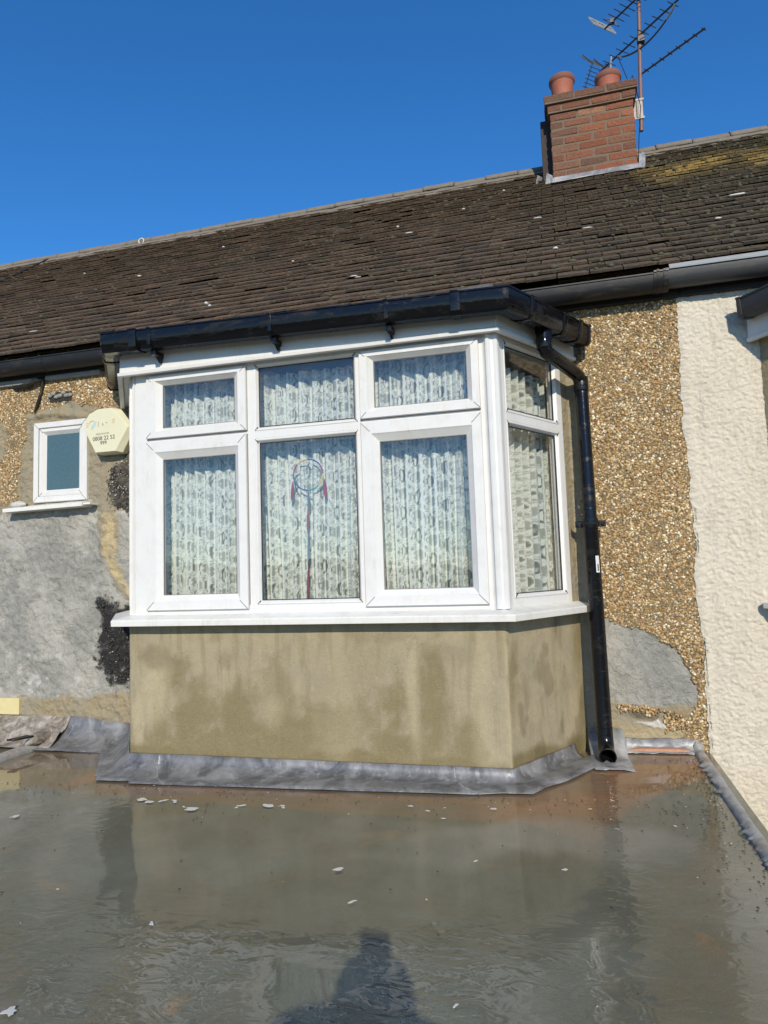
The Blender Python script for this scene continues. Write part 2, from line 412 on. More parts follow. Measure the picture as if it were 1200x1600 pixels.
# ------------------------------------------------------------------ pebbles
def ico():
    t = (1 + 5 ** .5) / 2
    v = np.array([(-1, t, 0), (1, t, 0), (-1, -t, 0), (1, -t, 0), (0, -1, t), (0, 1, t), (0, -1, -t), (0, 1, -t), (t, 0, -1), (t, 0, 1), (-t, 0, -1), (-t, 0, 1)], float)
    v /= np.linalg.norm(v[0])
    f = np.array([(0, 11, 5), (0, 5, 1), (0, 1, 7), (0, 7, 10), (0, 10, 11), (1, 5, 9), (5, 11, 4), (11, 10, 2), (10, 7, 6), (7, 1, 8), (3, 9, 4), (3, 4, 2), (3, 2, 6), (3, 6, 8), (3, 8, 9), (4, 9, 5), (2, 4, 11), (6, 2, 10), (8, 6, 7), (9, 8, 1)])
    return v, f
def rots(n):
    q = RNG.randn(n, 4); q /= np.linalg.norm(q, axis=1)[:, None]; w, x, y, z = q.T
    return np.stack([np.stack([1 - 2 * (y * y + z * z), 2 * (x * y - z * w), 2 * (x * z + y * w)], 1), np.stack([2 * (x * y + z * w), 1 - 2 * (x * x + z * z), 2 * (y * z - x * w)], 1), np.stack([2 * (x * z - y * w), 2 * (y * z + x * w), 1 - 2 * (x * x + y * y)], 1)], 1)
PCOL = np.array([(0.34, 0.215, 0.085), (0.46, 0.31, 0.14), (0.27, 0.165, 0.06), (0.58, 0.46, 0.27), (0.78, 0.70, 0.52), (0.16, 0.125, 0.08), (0.20, 0.20, 0.18), (0.36, 0.20, 0.09), (0.34, 0.26, 0.14)])
PW = np.array([.23, .20, .13, .14, .065, .08, .045, .06, .05])
def pebbles(name, x0, x1, z0, z1, keep, dens, parent, cols=PCOL, w=PW, size=1.0, y=WY):
    n = int((x1 - x0) * (z1 - z0) * dens); x = RNG.uniform(x0, x1, n); z = RNG.uniform(z0, z1, n)
    k = keep(x, z) > RNG.uniform(0, 1, n); x = x[k]; z = z[k]; n = len(x)
    V, F = ico(); sc = RNG.uniform(0.0040, 0.0082, n)[:, None, None] * size
    el = np.stack([np.full(n, 1.0), RNG.uniform(0.5, 0.9, n), RNG.uniform(0.4, 0.75, n)], 1)[:, None, :]
    P = np.einsum('nij,nkj->nki', rots(n), V[None] * el * sc * 1.45) ; P[:, :, 1] *= 0.8
    P += np.stack([x, np.full(n, y - 0.003) - RNG.uniform(0, 0.003, n), z], 1)[:, None, :]
    FF = F[None] + (np.arange(n) * 12)[:, None, None]
    c = cols[RNG.choice(len(cols), n, p=w / w.sum())] * RNG.uniform(0.7, 1.25, (n, 1)); C = np.repeat(c, 12, axis=0)
    return mesh_np(name, P.reshape(-1, 3), FF.reshape(-1, 3), PEB, parent, True, {'col': np.clip(C, 0, 0.9)})

# ------------------------------------------------------------------ left wall (patched)
def left_masks(X, Z):
    wob = (fbm(X * 9, Z * 9, 4, 3) - 0.5) * 0.10
    wob2 = (fbm(X * 22, Z * 22, 3, 8) - 0.5) * 0.05
    w = wob + wob2
    # pebbledash region: everything above ~1.38 except the cement around the small window
    peb = sstep(0.012, -0.012, poly_sd(X, Z, [(-6, 1.42), (-3.56, 1.42), (-3.53, 1.75), (-3.45, 2.02), (-3.30, 2.06), (-2.98, 2.06), (-2.80, 1.99), (-2.60, 1.86), (-2.4, 1.80), (-2.4, 2.6), (-6, 2.6)]) + w * 0.9)
    peb *= sstep(-0.012, 0.012, poly_sd(X, Z, [(-3.80, 2.03), (-3.66, 2.01), (-3.62, 1.9), (-3.68, 1.75), (-3.80, 1.72)]) + w)
    grey = sstep(0.012, -0.012, poly_sd(X, Z, [(-3.66, 1.36), (-2.99, 1.37), (-2.93, 1.34), (-2.90, 1.05), (-2.78, 0.88), (-2.72, 0.80), (-2.4, 0.80), (-2.4, 0.20), (-3.6, 0.17), (-6, 0.18), (-6, 0.7), (-3.70, 0.85)]) + w)
    grey = np.maximum(grey, sstep(0.012, -0.012, poly_sd(X, Z, [(-2.78, 1.33), (-2.4, 1.33), (-2.4, 0.8), (-2.68, 0.85), (-2.77, 1.0)]) + w))
    bit = sstep(0.022, -0.030, poly_sd(X, Z, [(-2.90, 0.77), (-2.80, 0.79), (-2.66, 0.74), (-2.5, 0.70), (-2.5, 0.25), (-2.70, 0.24), (-2.83, 0.235), (-2.87, 0.32), (-2.93, 0.40), (-2.945, 0.60)]) + w * 1.5 + (fbm(X * 45, Z * 45, 3, 88) - .5) * .05)
    return peb, grey, bit, w
BP = [(-2.80, 1.62), (-2.66, 1.72), (-2.4, 1.75), (-2.4, 1.33), (-2.78, 1.35), (-2.81, 1.45)]
WIN = (-3.40, -2.985, 1.425, 1.955)
def build_left_wall():
    st = 0.0085; xs = np.arange(-6.5, -2.52, st); zs = np.arange(-0.2, 2.45, st); X, Z = np.meshgrid(xs, zs); nx, nz = len(xs), len(zs)
    X = X.ravel(); Z = Z.ravel(); peb, grey, bit, w = left_masks(X, Z)
    black2 = sstep(0.01, -0.01, poly_sd(X, Z, BP) + w)
    rough = (fbm(X * 26, Z * 30, 5, 21, 0.6) - 0.5); gl = fbm(X * 7, Z * 6, 3, 5) - 0.5
    tan = np.clip(1 - peb - grey - bit, 0, 1)
    disp = rough * (0.028 * grey + 0.034 * tan + 0.026 * bit + 0.006 * peb) + gl * 0.012 + peb * 0.006 + bit * 0.010 + tan * 0.006
    rid = np.exp(-((np.abs(fbm(X * 6, Z * 5, 3, 77) - 0.5)) / 0.012) ** 2) * (tan + grey) * 0.004
    # rough cement lip over the small window
    lip = np.exp(-((Z - 1.99 - 0.02 * np.sin(X * 9)) / 0.022) ** 2) * sstep(-3.44, -3.36, X) * sstep(-2.98, -3.06, X)
    disp += rid + lip * 0.025
    tone = np.zeros((len(X), 3))
    pl = sstep(0.01, -0.01, poly_sd(X, Z, [(-2.86, 1.33), (-2.77, 1.33), (-2.76, 1.0), (-2.66, 0.83), (-2.60, 0.74), (-2.68, 0.74), (-2.78, 0.9), (-2.85, 1.0)]) + w * 2.2)
    tone[:, 0] = pl * np.clip(fbm(X * 18, Z * 14, 4, 91) * 1.3, 0, .8); tone[:, 0] = np.maximum(tone[:, 0], sstep(-3.66, -3.74, X + w) * sstep(-4.1, -3.95, X + w) * sstep(1.35, 1.25, Z) * sstep(0.85, 0.95, Z) * 0.8)
    tone[:, 1] = sstep(0.62, 0.75, fbm(X * 14, Z * 14, 4, 40)) * (grey * sstep(0.55, 0.25, Z) + 0.25 * grey) * 0.5
    tone[:, 1] = np.maximum(tone[:, 1], sstep(0.5, 0.6, fbm(X * 20, Z * 20, 3, 44)) * np.exp(-((Z - 1.335) / 0.02) ** 2) * sstep(-2.80, -2.74, X) * 0.8)
    hole = (X > WIN[0] + .03) & (X < WIN[1] - .03) & (Z > WIN[2] + .03) & (Z < WIN[3] - .03)
    V = np.stack([X, WY - disp, Z], 1); F = gridF(nx, nz); F = F[~hole[F].any(1)]
    mk = np.stack([peb, grey * (1 - black2), np.maximum(bit, black2 * 0.7)], 1)
    o = mesh_np('wall', V, F, WALL, house, True, {'mask': mk, 'tone': tone})
    def keep(x, z):
        p = left_masks(x, z)[0]; d = p.copy(); d[(x > WIN[0] - 0.01) & (x < WIN[1] + 0.01) & (z > WIN[2]) & (z < WIN[3])] = 0
        d *= np.clip(0.5 + 1.2 * fbm(x * 12, z * 12, 3, 66), 0, 1)
        return d
    o2 = pebbles('pebbledash', -4.3, -2.52, 1.3, 2.40, keep, 21000, o)
    pebbles('pebbledash', -6.45, -4.3, 1.3, 2.40, keep, 8500, o, size=1.5)
    bc = np.array([(0.03, 0.03, 0.03), (0.06, 0.055, 0.05), (0.5, 0.47, 0.42), (0.2, 0.18, 0.15)])
    k2 = lambda x, z: sstep(0.03, -0.03, poly_sd(x, z, BP) + (fbm(x * 9, z * 9, 4, 3) - .5) * .16)
    o3 = pebbles('blackened_pebbledash', -2.85, -2.52, 1.3, 1.8, k2, 17000, o, bc, np.array([.5, .3, .08, .12]), 0.8)
    k3 = lambda x, z: left_masks(x, z)[2] ** 1.5 * np.clip(fbm(x * 22, z * 22, 3, 99) * 1.6, 0, 1)
    o4 = pebbles('bitumen_patch', -3.0, -2.52, 0.2, 0.85, k3, 11000, o, bc, np.array([.6, .34, .02, .04]), 0.72, WY - 0.008)
build_left_wall()

# ------------------------------------------------------------------ right wall
def right_masks(X, Z):
    w = (fbm(X * 9, Z * 9, 4, 13) - 0.5) * 0.08 + (fbm(X * 24, Z * 24, 3, 18) - 0.5) * 0.04
    peb = sstep(0.010, -0.010, poly_sd(X, Z, [(0.075, 2.6), (0.075, 0.70), (0.17, 0.60), (0.33, 0.56), (0.47, 0.47), (0.56, 0.36), (0.55, 0.20), (0.50, 0.12), (0.49, 0.03), (0.66, -0.2), (0.66, 2.6)]) + w * 0.7)
    grey = sstep(0.010, -0.010, poly_sd(X, Z, [(0.10, 0.72), (0.17, 0.62), (0.35, 0.57), (0.50, 0.47), (0.60, 0.35), (0.56, 0.18), (0.40, 0.17), (0.14, 0.20)]) + w * 0.6) * (1 - peb)
    lowp = sstep(0.008, -0.008, poly_sd(X, Z, [(0.18, 0.19), (0.36, 0.18), (0.58, 0.12), (0.58, 0.08), (0.40, 0.06), (0.40, 0.15), (0.2, 0.16)]) + w * 0.5)
    return peb, grey, lowp, w
def build_right_wall():
    st = 0.0065; xs = np.arange(0.005, PARTY + 0.012, st); zs = np.arange(-0.25, 2.45, st); X, Z = np.meshgrid(xs, zs); nx, nz = len(xs), len(zs)
    X = X.ravel(); Z = Z.ravel(); peb, grey, lowp, w = right_masks(X, Z)
    rough = fbm(X * 26, Z * 30, 5, 31, 0.6) - 0.5; tan = np.clip(1 - peb - grey, 0, 1)
    disp = rough * (0.010 * grey + 0.014 * tan + 0.004 * peb) + peb * 0.006 + (fbm(X * 5, Z * 5, 3, 9) - .5) * 0.008
    tone = np.zeros((len(X), 3))
    smear = poly_sd(X, Z, [(0.26, 0.105), (0.34, 0.10), (0.37, 0.12), (0.38, 0.095), (0.45, 0.09), (0.42, 0.075), (0.36, 0.08), (0.33, 0.085)])
    tone[:, 1] = sstep(0.004, -0.002, smear + w * 0.1); disp += tone[:, 1] * 0.006
    tone[:, 0] = 0.45 * sstep(0.12, 0.04, Z)
    dk = np.exp(-((Z - 0.125 - (X - .4) * -0.12) / 0.022) ** 2) * sstep(0.2, 0.27, X) * 0.6 * sstep(0.35, 0.55, fbm(X * 20, Z * 20, 3, 90))
    V = np.stack([X, WY - disp, Z], 1)
    mk = np.stack([peb, grey, dk], 1)
    o = mesh_np('wall', V, gridF(nx, nz), WALL, house, True, {'mask': mk, 'tone': tone})
    def keep(x, z):
        p, g, l, w = right_masks(x, z); xe = x + (fbm(z * 6, x * 2, 3, 51) - .5) * 0.03
        return np.maximum(p, l * 0.8) * (xe < PARTY + 0.004)
    pebbles('pebbledash', 0.04, 0.63, -0.06, 2.40, keep, 23500, o)
build_right_wall()

def white_wall():
    st = 0.0055; xs = np.arange(PARTY - 0.01, 1.06, st); zs = np.arange(-0.75, 2.44, st); X, Z = np.meshgrid(xs, zs); nx, nz = len(xs), len(zs); X = X.ravel(); Z = Z.ravel()
    wx = X + (fbm(X * 30, Z * 30, 2, 60) - .5) * 0.03; wz = Z + (fbm(X * 30, Z * 30, 2, 61) - .5) * 0.03
    a = 1 - np.abs(fbm(wx * 52, wz * 70, 2, 70) - 0.5) * 5; b = fbm(wx * 75, wz * 90, 3, 71)
    disp = np.clip(a, 0, 1) * 0.0050 + b * 0.010 + (fbm(X * 4, Z * 4, 3, 72) - .5) * 0.010 + 0.004
    # the paint edge runs unevenly down the party line
    X2 = X + np.where(X < PARTY + 0.001, (fbm(Z * 5, X * 0, 4, 75) - 0.5) * 0.045 + (fbm(Z * 40, X * 0, 2, 76) - .5) * .012, 0)
    edge = np.exp(-((X - PARTY - 0.012) / 0.02) ** 2) * 0.006
    V = np.stack([X2, WY - disp - edge, Z], 1)
    o = mesh_np('wall', V, gridF(nx, nz), WHITEW, nhouse, True)
    mb = MB(); mb.box(PARTY, 5.6, WY + 0.012, WY + 0.2, -2.9, -0.70); mb.box(1.03, 5.6, WY + 0.004, WY + 0.2, -0.75, 2.44)
    # leave the second bay's opening
    mb = MB(); mb.box(PARTY - .02, 5.6, WY + 0.002, WY + 0.2, -2.9, -0.74); mb.box(1.05, 1.15, WY - 0.002, WY + 0.2, -0.74, 2.44); mb.box(3.45, 5.6, WY - 0.002, WY + .2, -.74, 2.44)
    mb.build('lower_wall', WHITEW, nhouse)
white_wall()

# ------------------------------------------------------------------ bay windows
def local(ax, ay, bx, by):
    d = Vector((bx - ax, by - ay)).normalized(); n = Vector((-d.y, d.x))    # n points inward
    def xf(s, y, z): return (ax + d.x * s + n.x * y, ay + d.y * s + n.y * y, z)
    return xf
def frame_loop(mb, x0, x1, z0, z1, prof, xf):
    """mitred rectangular frame; prof = [(inset, y)] from outer edge to glass"""
    n = len(prof); vs = []
    for cx, cz, sx, sz in ((x0, z0, 1, 1), (x1, z0, -1, 1), (x1, z1, -1, -1), (x0, z1, 1, -1)):
        for i, y in prof: vs.append(xf(cx + sx * i, y, cz + sz * i))
    fs = []
    for c in range(4):
        c2 = (c + 1) % 4
        for k in range(n): k2 = (k + 1) % n; fs.append((c * n + k, c2 * n + k, c2 * n + k2, c * n + k2))
    mb.add(vs, fs)
def mitre_lines(mb, x0, x1, z0, z1, w, y, xf):
    t = 0.0011
    for cx, cz, sx, sz in ((x0, z0, 1, 1), (x1, z0, -1, 1), (x1, z1, -1, -1), (x0, z1, 1, -1)):
        a = (cx + sx * .003, cz + sz * .003); b = (cx + sx * w, cz + sz * w)
        vs = [xf(p[0] + sx * e, yy, p[1] - sz * e) for yy in (y - .0006, y + .004) for p in (a, b) for e in (-t, t)]
        mb.add(vs, [(0, 1, 3, 2), (4, 6, 7, 5), (0, 2, 6, 4), (1, 5, 7, 3), (0, 4, 5, 1), (2, 3, 7, 6)])
def pane(name, x0, x1, z0, z1, y, xf, parent, mat=GLASS):
    mb = MB(); mb.box(x0, x1, y, y + 0.004, z0, z1, xf); return mb.build(name, mat, parent)
def casement(x0, x1, z0, z1, gx0, gx1, gz0, gz1, xf, parent, root):
    ins = [gx0 - x0, x1 - gx1, gz0 - z0, z1 - gz1]
    mb = MB(); w = 0.056
    # proud sash profile; the bead makes up the rest to the glass
    n = 7; vs = []
    for cx, cz, sx, sz, ix, iz in ((x0, z0, 1, 1, ins[0], ins[2]), (x1, z0, -1, 1, ins[1], ins[2]), (x1, z1, -1, -1, ins[1], ins[3]), (x0, z1, 1, -1, ins[0], ins[3])):
        for fr, y in ((0.0, 0.02), (0.0, -0.014), (0.03, -0.018), (0.60, -0.018), (0.66, -0.013), (1.0, 0.010), (1.0, 0.03)):
            vs.append(xf(cx + sx * ix * fr, y, cz + sz * iz * fr))
    fs = []
    for c in range(4):
        c2 = (c + 1) % 4
        for k in range(n): k2 = (k + 1) % n; fs.append((c * n + k, c2 * n + k, c2 * n + k2, c * n + k2))
    mb.add(vs, fs)
    o = mb.build('casement', UPVC, parent)
    g = MB(); mitre_lines(g, x0, x1, z0, z1, min(ins) * 0.62, -0.0185, xf)
    # gasket round the glass; shadow gap behind the sash as a dark-coloured strip
    frame_loop(g, gx0 - .002, gx1 + .002, gz0 - .002, gz1 + .002, [(0, 0.009), (0.004, 0.009), (0.004, 0.016), (0, 0.016)], xf)
    frame_loop(g, x0 - .0035, x1 + .0035, z0 - .0035, z1 + .0035, [(0, 0.0015), (0.006, -0.0012), (0.006, 0.01), (0, 0.01)], xf)
    g.build('gasket', GROOVE, o)
    pane('pane', gx0 - .004, gx1 + .004, gz0 - .004, gz1 + .004, 0.014, xf, o)
    return o
FIX = [(0.0, 0.0), (0.004, -0.003), (0.010, -0.002), (0.022, 0.016), (0.022, 0.03), (0.0, 0.03)]
def fixed(gx0, gx1, gz0, gz1, xf, parent):
    mb = MB(); frame_loop(mb, gx0 - .022, gx1 + .022, gz0 - .022, gz1 + .022, FIX, xf); o = mb.build('glazing_bead', UPVC, parent)
    g = MB(); mitre_lines(g, gx0 - .022, gx1 + .022, gz0 - .022, gz1 + .022, .02, -0.0034, xf)
    frame_loop(g, gx0 - .001, gx1 + .001, gz0 - .001, gz1 + .001, [(0, 0.012), (0.004, 0.012), (0.004, 0.019), (0, 0.019)], xf); g.build('gasket', RUBBER, o)
    pane('pane', gx0 - .004, gx1 + .004, gz0 - .004, gz1 + .004, 0.018, xf, o)

def stain_masks(X, Z, side=False):
    n = fbm(X * 5, Z * 4, 4, 101) - .5; n2 = fbm(X * 16, Z * 13, 5, 102, .65) - .5; n3 = fbm(X * 8, Z * 3, 3, 105) - .5
    wet = sstep(0.0, 1.0, (0.08 - Z) / 0.05 + n * 2)
    def blob(cx, cz, rx, rz, s=1.0): return s * .9 * sstep(1.35, 0.45, np.hypot((X - cx + n3 * .06) / rx, (Z - cz) / rz) + n * 1.5 + n2 * 1.3)
    pale = np.zeros(X.shape); dark = np.zeros(X.shape)
    if not side:
        for a in ((-1.92, 0.18, 0.15, 0.25), (-1.62, 0.20, 0.13, 0.20), (-1.75, 0.06, 0.5, 0.11), (-1.3, 0.10, 0.42, 0.16), (-0.82, 0.25, 0.085, 0.16), (-0.86, 0.07, 0.2, 0.12), (-0.66, 0.30, 0.09, 0.28), (-0.5, 0.12, 0.07, 0.16), (-1.45, 0.33, 0.10, 0.2, 0.5), (-1.05, 0.40, 0.2, 0.2, 0.3), (-2.06, 0.10, 0.07, 0.13)):
            wet = np.maximum(wet, blob(*a))
        for a in ((-2.09, 0.33, 0.07, 0.20, 0.8), (-2.2, 0.15, 0.04, 0.12, 0.8), (-0.745, 0.33, 0.03, 0.26, 0.7), (-1.13, 0.10, 0.14, 0.12, 0.55), (-0.43, 0.25, 0.06, 0.3, 0.5), (-1.45, 0.22, 0.06, 0.08, 0.5), (-1.12, 0.4, 0.06, 0.3, 0.35)):
            pale = np.maximum(pale, blob(*a))
        for a in ((-2.12, 0.50, 0.10, 0.06), (-0.89, 0.60, 0.2, 0.03, 0.5), (-1.7, 0.48, 0.06, 0.05, 0.6), (-1.75, 0.6, 0.04, 0.03, .6), (-0.6, 0.5, 0.12, 0.06, 0.5)):
            dark = np.maximum(dark, blob(*a) * 0.5)
    else:
        wet = np.maximum(wet, sstep(0.55, 0.66, X + n * 0.15) * 0.8)
        pale = np.maximum(pale, sstep(0.50, 0.62, fbm(X * 14, Z * 9, 4, 120)) * 0.35)
        dark = np.maximum(dark, sstep(0.6, 0.7, fbm(X * 9, Z * 5, 4, 130)) * 0.4)
        wet = np.maximum(wet, blob(0.05, 0.4, 0.05, 0.2, 0.6))
    return np.stack([np.clip(wet, 0, 1), np.clip(pale * (1 - wet * 0.4), 0, 1), dark], 1)

def bay(root, dx, main=True):
    out = [(x + dx, y) for x, y in OUT]; gm = BLACK if main else GREYP
    # ---- rendered base wall: three panels with soft edges
    A, B, C, D = out
    # the front profile turns the corners with a small radius
    path = []; idx = []
    R0 = 0.012
    pts = []
    def seg(P, Q, st=0.012):
        L = math.dist(P, Q); n = max(2, int(L / st)); return [(P[0] + (Q[0] - P[0]) * i / n, P[1] + (Q[1] - P[1]) * i / n) for i in range(n)]
    pl = seg(A, B) + seg(B, C) + seg(C, D) + [D]
    pl = np.array(pl); zs = np.arange(-0.14, 0.69, 0.0125); nx, nz = len(pl), len(zs)
    # arc smoothing
    sm = pl.copy(); sm[1:-1] = (pl[:-2] + 2 * pl[1:-1] + pl[2:]) / 4
    PX = np.tile(sm[:, 0], nz); PY = np.tile(sm[:, 1], nz); Z = np.repeat(zs, nx)
    sd = np.tile(np.concatenate([[2] * len(seg(A, B)), [0] * len(seg(B, C)), [1] * (len(seg(C, D)) + 1)]), nz)
    S1 = np.hypot(PX - C[0], PY - C[1])
    mk = np.where((sd == 0)[:, None], stain_masks(PX - dx, Z), stain_masks(S1, Z, True))
    line = np.exp(-((PX - C[0] + 0.004) / 0.006) ** 2) * sstep(0.03, 0.0, PY)
    mk[:, 1] = np.maximum(mk[:, 1], line * 0.8)
    dsp = (fbm(PX * 11, Z * 9, 4, 140) - .5) * 0.004 + (fbm(PX * 3, Z * 3, 2, 141) - .5) * 0.006
    cx = (B[0] + C[0]) / 2; nn = np.stack([np.where(sd == 0, 0, np.where(sd == 1, .875, -.82)), np.where(sd == 0, -1, -.57)], 1)
    V = np.stack([PX + nn[:, 0] * dsp, PY + nn[:, 1] * dsp, Z], 1)
    mesh_np('bay_base_wall', V, gridF(nx, nz), BASE if main else WHITEW, root, True, {'mask': mk})
    # ---- window unit
    fr = MB(); xfF = local(B[0], 0.0, C[0], 0.0); o0 = B[0] - dx
    def F(x): return x - o0            # world x (first bay) -> local s
    zb, zt = 0.715, 2.0
    fr.box(F(-2.222), F(-2.150), 0.0, 0.06, zb, zt, xfF)
    fr.box(F(-1.564), F(-1.524), -0.001, 0.06, 0.737, 1.974, xfF)
    fr.box(F(-0.976), F(-0.963), -0.001, 0.06, 0.737, 1.974, xfF); fr.box(F(-0.963), F(-0.957), 0.002, 0.06, 0.737, 1.974, xfF)
    fr.box(F(-0.376), F(-0.330), 0.0, 0.06, zb, zt, xfF)
    fr.box(F(-2.150), F(-0.376), 0.0005, 0.06, zb, 0.757, xfF)
    fr.box(F(-2.150), F(-0.376), 0.0005, 0.06, 1.972, zt, xfF)
    fr.box(F(-2.150), F(-1.564), 0.003, 0.06, 1.60, 1.66, xfF); fr.box(F(-0.957), F(-0.376), 0.003, 0.06, 1.60, 1.66, xfF)
    fr.box(F(-1.524), F(-0.976), -0.001, 0.06, 1.594, 1.633, xfF)
    xs_ = []
    sides = [(local(C[0], C[1], D[0], D[1]), 0), (local(B[0], B[1], A[0], A[1]), 1)]
    L = math.dist(C, D)
    for xf0, fl in sides:
        if fl: xf = (lambda g: (lambda s, y, z: g(s, -y, z)))(xf0)
        else: xf = xf0
        fr.box(0.030, 0.085, 0.0, 0.06, zb, zt, xf); fr.box(0.565, 0.61, 0.0, 0.06, zb, zt, xf)
        fr.box(0.085, 0.565, 0.0005, 0.06, zb, 0.757, xf); fr.box(0.085, 0.565, 0.0005, 0.06, 1.980, zt, xf); fr.box(0.085, 0.565, -0.001, 0.06, 1.594, 1.633, xf)
        xs_.append(xf)
    frame = fr.build('window_frame', UPVC, root, bevel=0.002)
    # fluted corner posts
    for P, sg in ((C, 1), (B, -1)):
        mb = MB(); n = 26; ring = []
        for k in range(n):
            a = math.radians(-150 + 300 * k / (n - 1)) if False else 2 * math.pi * k / n
            rr = (0.046 if sg == 1 else 0.022) + 0.0045 * (1 if (k // 2) % 2 else -1)
            ring.append((P[0] - sg * (0.012 if sg == 1 else 0.03) + rr * math.cos(a), 0.026 + rr * math.sin(a)))
        vs = [(x, y, zb) for x, y in ring] + [(x, y, zt - .002) for x, y in ring]
        mb.add(vs, [tuple(range(n))[::-1], tuple(range(n, 2 * n))] + [(k, (k + 1) % n, (k + 1) % n + n, k + n) for k in range(n)])
        mb.build('corner_post', UPVC, frame, bevel=0.0015)
    # casements and fixed lights
    casement(F(-2.148), F(-1.566), 1.642, 1.978, F(-2.061), F(-1.640), 1.697, 1.929, xfF, root, root)
    casement(F(-2.148), F(-1.569), 0.738, 1.622, F(-2.061), F(-1.640), 0.816, 1.528, xfF, root, root)
    casement(F(-0.958), F(-0.374), 1.642, 1.978, F(-0.891), F(-0.434), 1.697, 1.929, xfF, root, root)
    casement(F(-0.958), F(-0.374), 0.738, 1.622, F(-0.870), F(-0.448), 0.816, 1.528, xfF, root, root)
    fixed(F(-1.504), F(-0.995), 1.655, 1.962, xfF, frame); fixed(F(-1.504), F(-0.995), 0.779, 1.572, xfF, frame)
    for xf in xs_:
        fixed(0.109, 0.542, 1.655, 1.962, xf, frame); fixed(0.109, 0.542, 0.779, 1.572, xf, frame)
    # little catch on the sash rails / screw caps
    # render reveal between the side light and the wall
    for xf in xs_:
        pr = MB(); pr.box(0.612, L + .03, 0.004, 0.12, 0.70, 2.10, xf); pr.build('render_reveal', WALL, root, bevel=0.003)
    # sill
    mb = MB(); sweep(mb, out, [(-0.05, 0.672), (0.074, 0.672), (0.080, 0.664), (0.090, 0.664), (0.092, 0.692), (0.086, 0.697), (0.0, 0.716), (-0.05, 0.716)])
    mb.build('window_sill', UPVC2, root, bevel=0.002)
    mb = MB(); sweep(mb, [out[0], out[1], out[2], out[3]], [(-0.052, 0.60), (-0.30, 0.60), (-0.30, 0.70), (-0.052, 0.70)]); mb.build('window_board', UPVC, root)
    # fascia and soffit
    mb = MB(); sweep(mb, out, [(-0.06, 2.002), (0.030, 2.002), (0.036, 1.984), (0.060, 1.984), (0.062, 2.000), (0.050, 2.006), (0.048, 2.130), (-0.06, 2.130)])
    mb.build('fascia', UPVC, root, bevel=0.0015)
    # small hipped felt roof over the bay
    o1 = miter(out, 0.10); o2 = miter(out, 0.045)
    mb = MB(); t1 = [(p.x, p.y, 2.145) for p in miter(out, 0.08)]; t2 = [(out[0][0] + .25, 0.52, 2.27), (out[1][0] + .3, 0.35, 2.25), (out[2][0] - .3, 0.35, 2.25), (out[3][0] - .25, 0.52, 2.27)]
    b1 = [(p.x, p.y, 2.132) for p in miter(out, 0.08)]
    back = [(out[0][0] - .1, 0.66, 2.27), (out[3][0] + .1, 0.66, 2.27)]
    vs = t1 + t2 + b1 + back
    mb.add(vs, [(0, 1, 5, 4), (1, 2, 6, 5), (2, 3, 7, 6), (4, 5, 6, 7), (8, 9, 1, 0), (9, 10, 2, 1), (10, 11, 3, 2), (0, 4, 7, 3, 13, 12), (8, 11, 10, 9)])
    mb.build('bay_roof', FELT, root)
    # gutter
    slope = (lambda x, y: -0.021 * (x - dx + 2.3)) if main else (lambda x, y: 0.0)
    T = 2.183
    outer = [(0.052, T), (0.054, T - .05), (0.062, T - .076), (0.085, T - .090), (0.122, T - .096), (0.148, T - .096), (0.163, T - .080), (0.168, T - .03), (0.168, T - .006), (0.173, T - .004), (0.173, T + .003), (0.165, T + .004)]
    inner = [(0.163, T - .03), (0.158, T - .076), (0.146, T - .090), (0.122, T - .090), (0.088, T - .085), (0.068, T - .072), (0.059, T - .049), (0.057, T)]
    def resc(prof, k): return [(0.11 + (o - .11) * k, T - .045 + (z - T + .045) * k) for o, z in prof]
    gout = [(out[0][0] + .035, out[0][1]), (out[1][0] + .035, 0.0), out[2], out[3]]; P = [Vector(p) for p in gout]
    def sub(i, a, b):
        d = P[i + 1] - P[i]; return [tuple(P[i] + d * a), tuple(P[i] + d * b)]
    gp = [tuple(P[0] + (P[1] - P[0]) * 0.04), gout[1], gout[2], tuple(P[3] + (P[2] - P[3]) * 0.08)]
    mb = MB(); sweep(mb, gp, outer + inner, slope); g = mb.build('bay_gutter', gm, root, smooth=True)
    def collar(path, k, nm, mat, zf=slope):
        m2 = MB(); sweep(m2, path, resc(outer, k), zf); return m2.build(nm, mat, g, smooth=True, bevel=0.001)
    # stop ends
    for i, a, b in ((0, 0.012, 0.045), (2, 0.915, 0.955)):
        m2 = MB(); sweep(m2, sub(i, a, b), [p for p in resc(outer, 1.07)], slope); m2.build('stop_end', gm, g, smooth=True, bevel=0.002)
    # angle pieces with raised collars
    for i in (1, 2):
        a0 = tuple(P[i] + (P[i - 1] - P[i]).normalized() * (0.14 if i == 2 else 0.10)); a1 = tuple(P[i] + (P[i + 1] - P[i]).normalized() * (0.10 if i == 2 else .10))
        m2 = MB(); sweep(m2, [a0, gout[i], a1], resc(outer, 1.045), slope); m2.build('gutter_angle', gm, g, smooth=True)
        for e, f in ((a0, P[i - 1]), (a1, P[i + 1])):
            e = Vector(e); d = (Vector(f) - e).normalized() * 0.022
            pr_ = [tuple(e - d), tuple(e + d)] if (f == P[i + 1]) else [tuple(e + d), tuple(e - d)]
            m2 = MB(); sweep(m2, pr_, resc(outer, 1.12), slope); m2.build('gutter_collar', gm, g, smooth=True, bevel=0.0015)
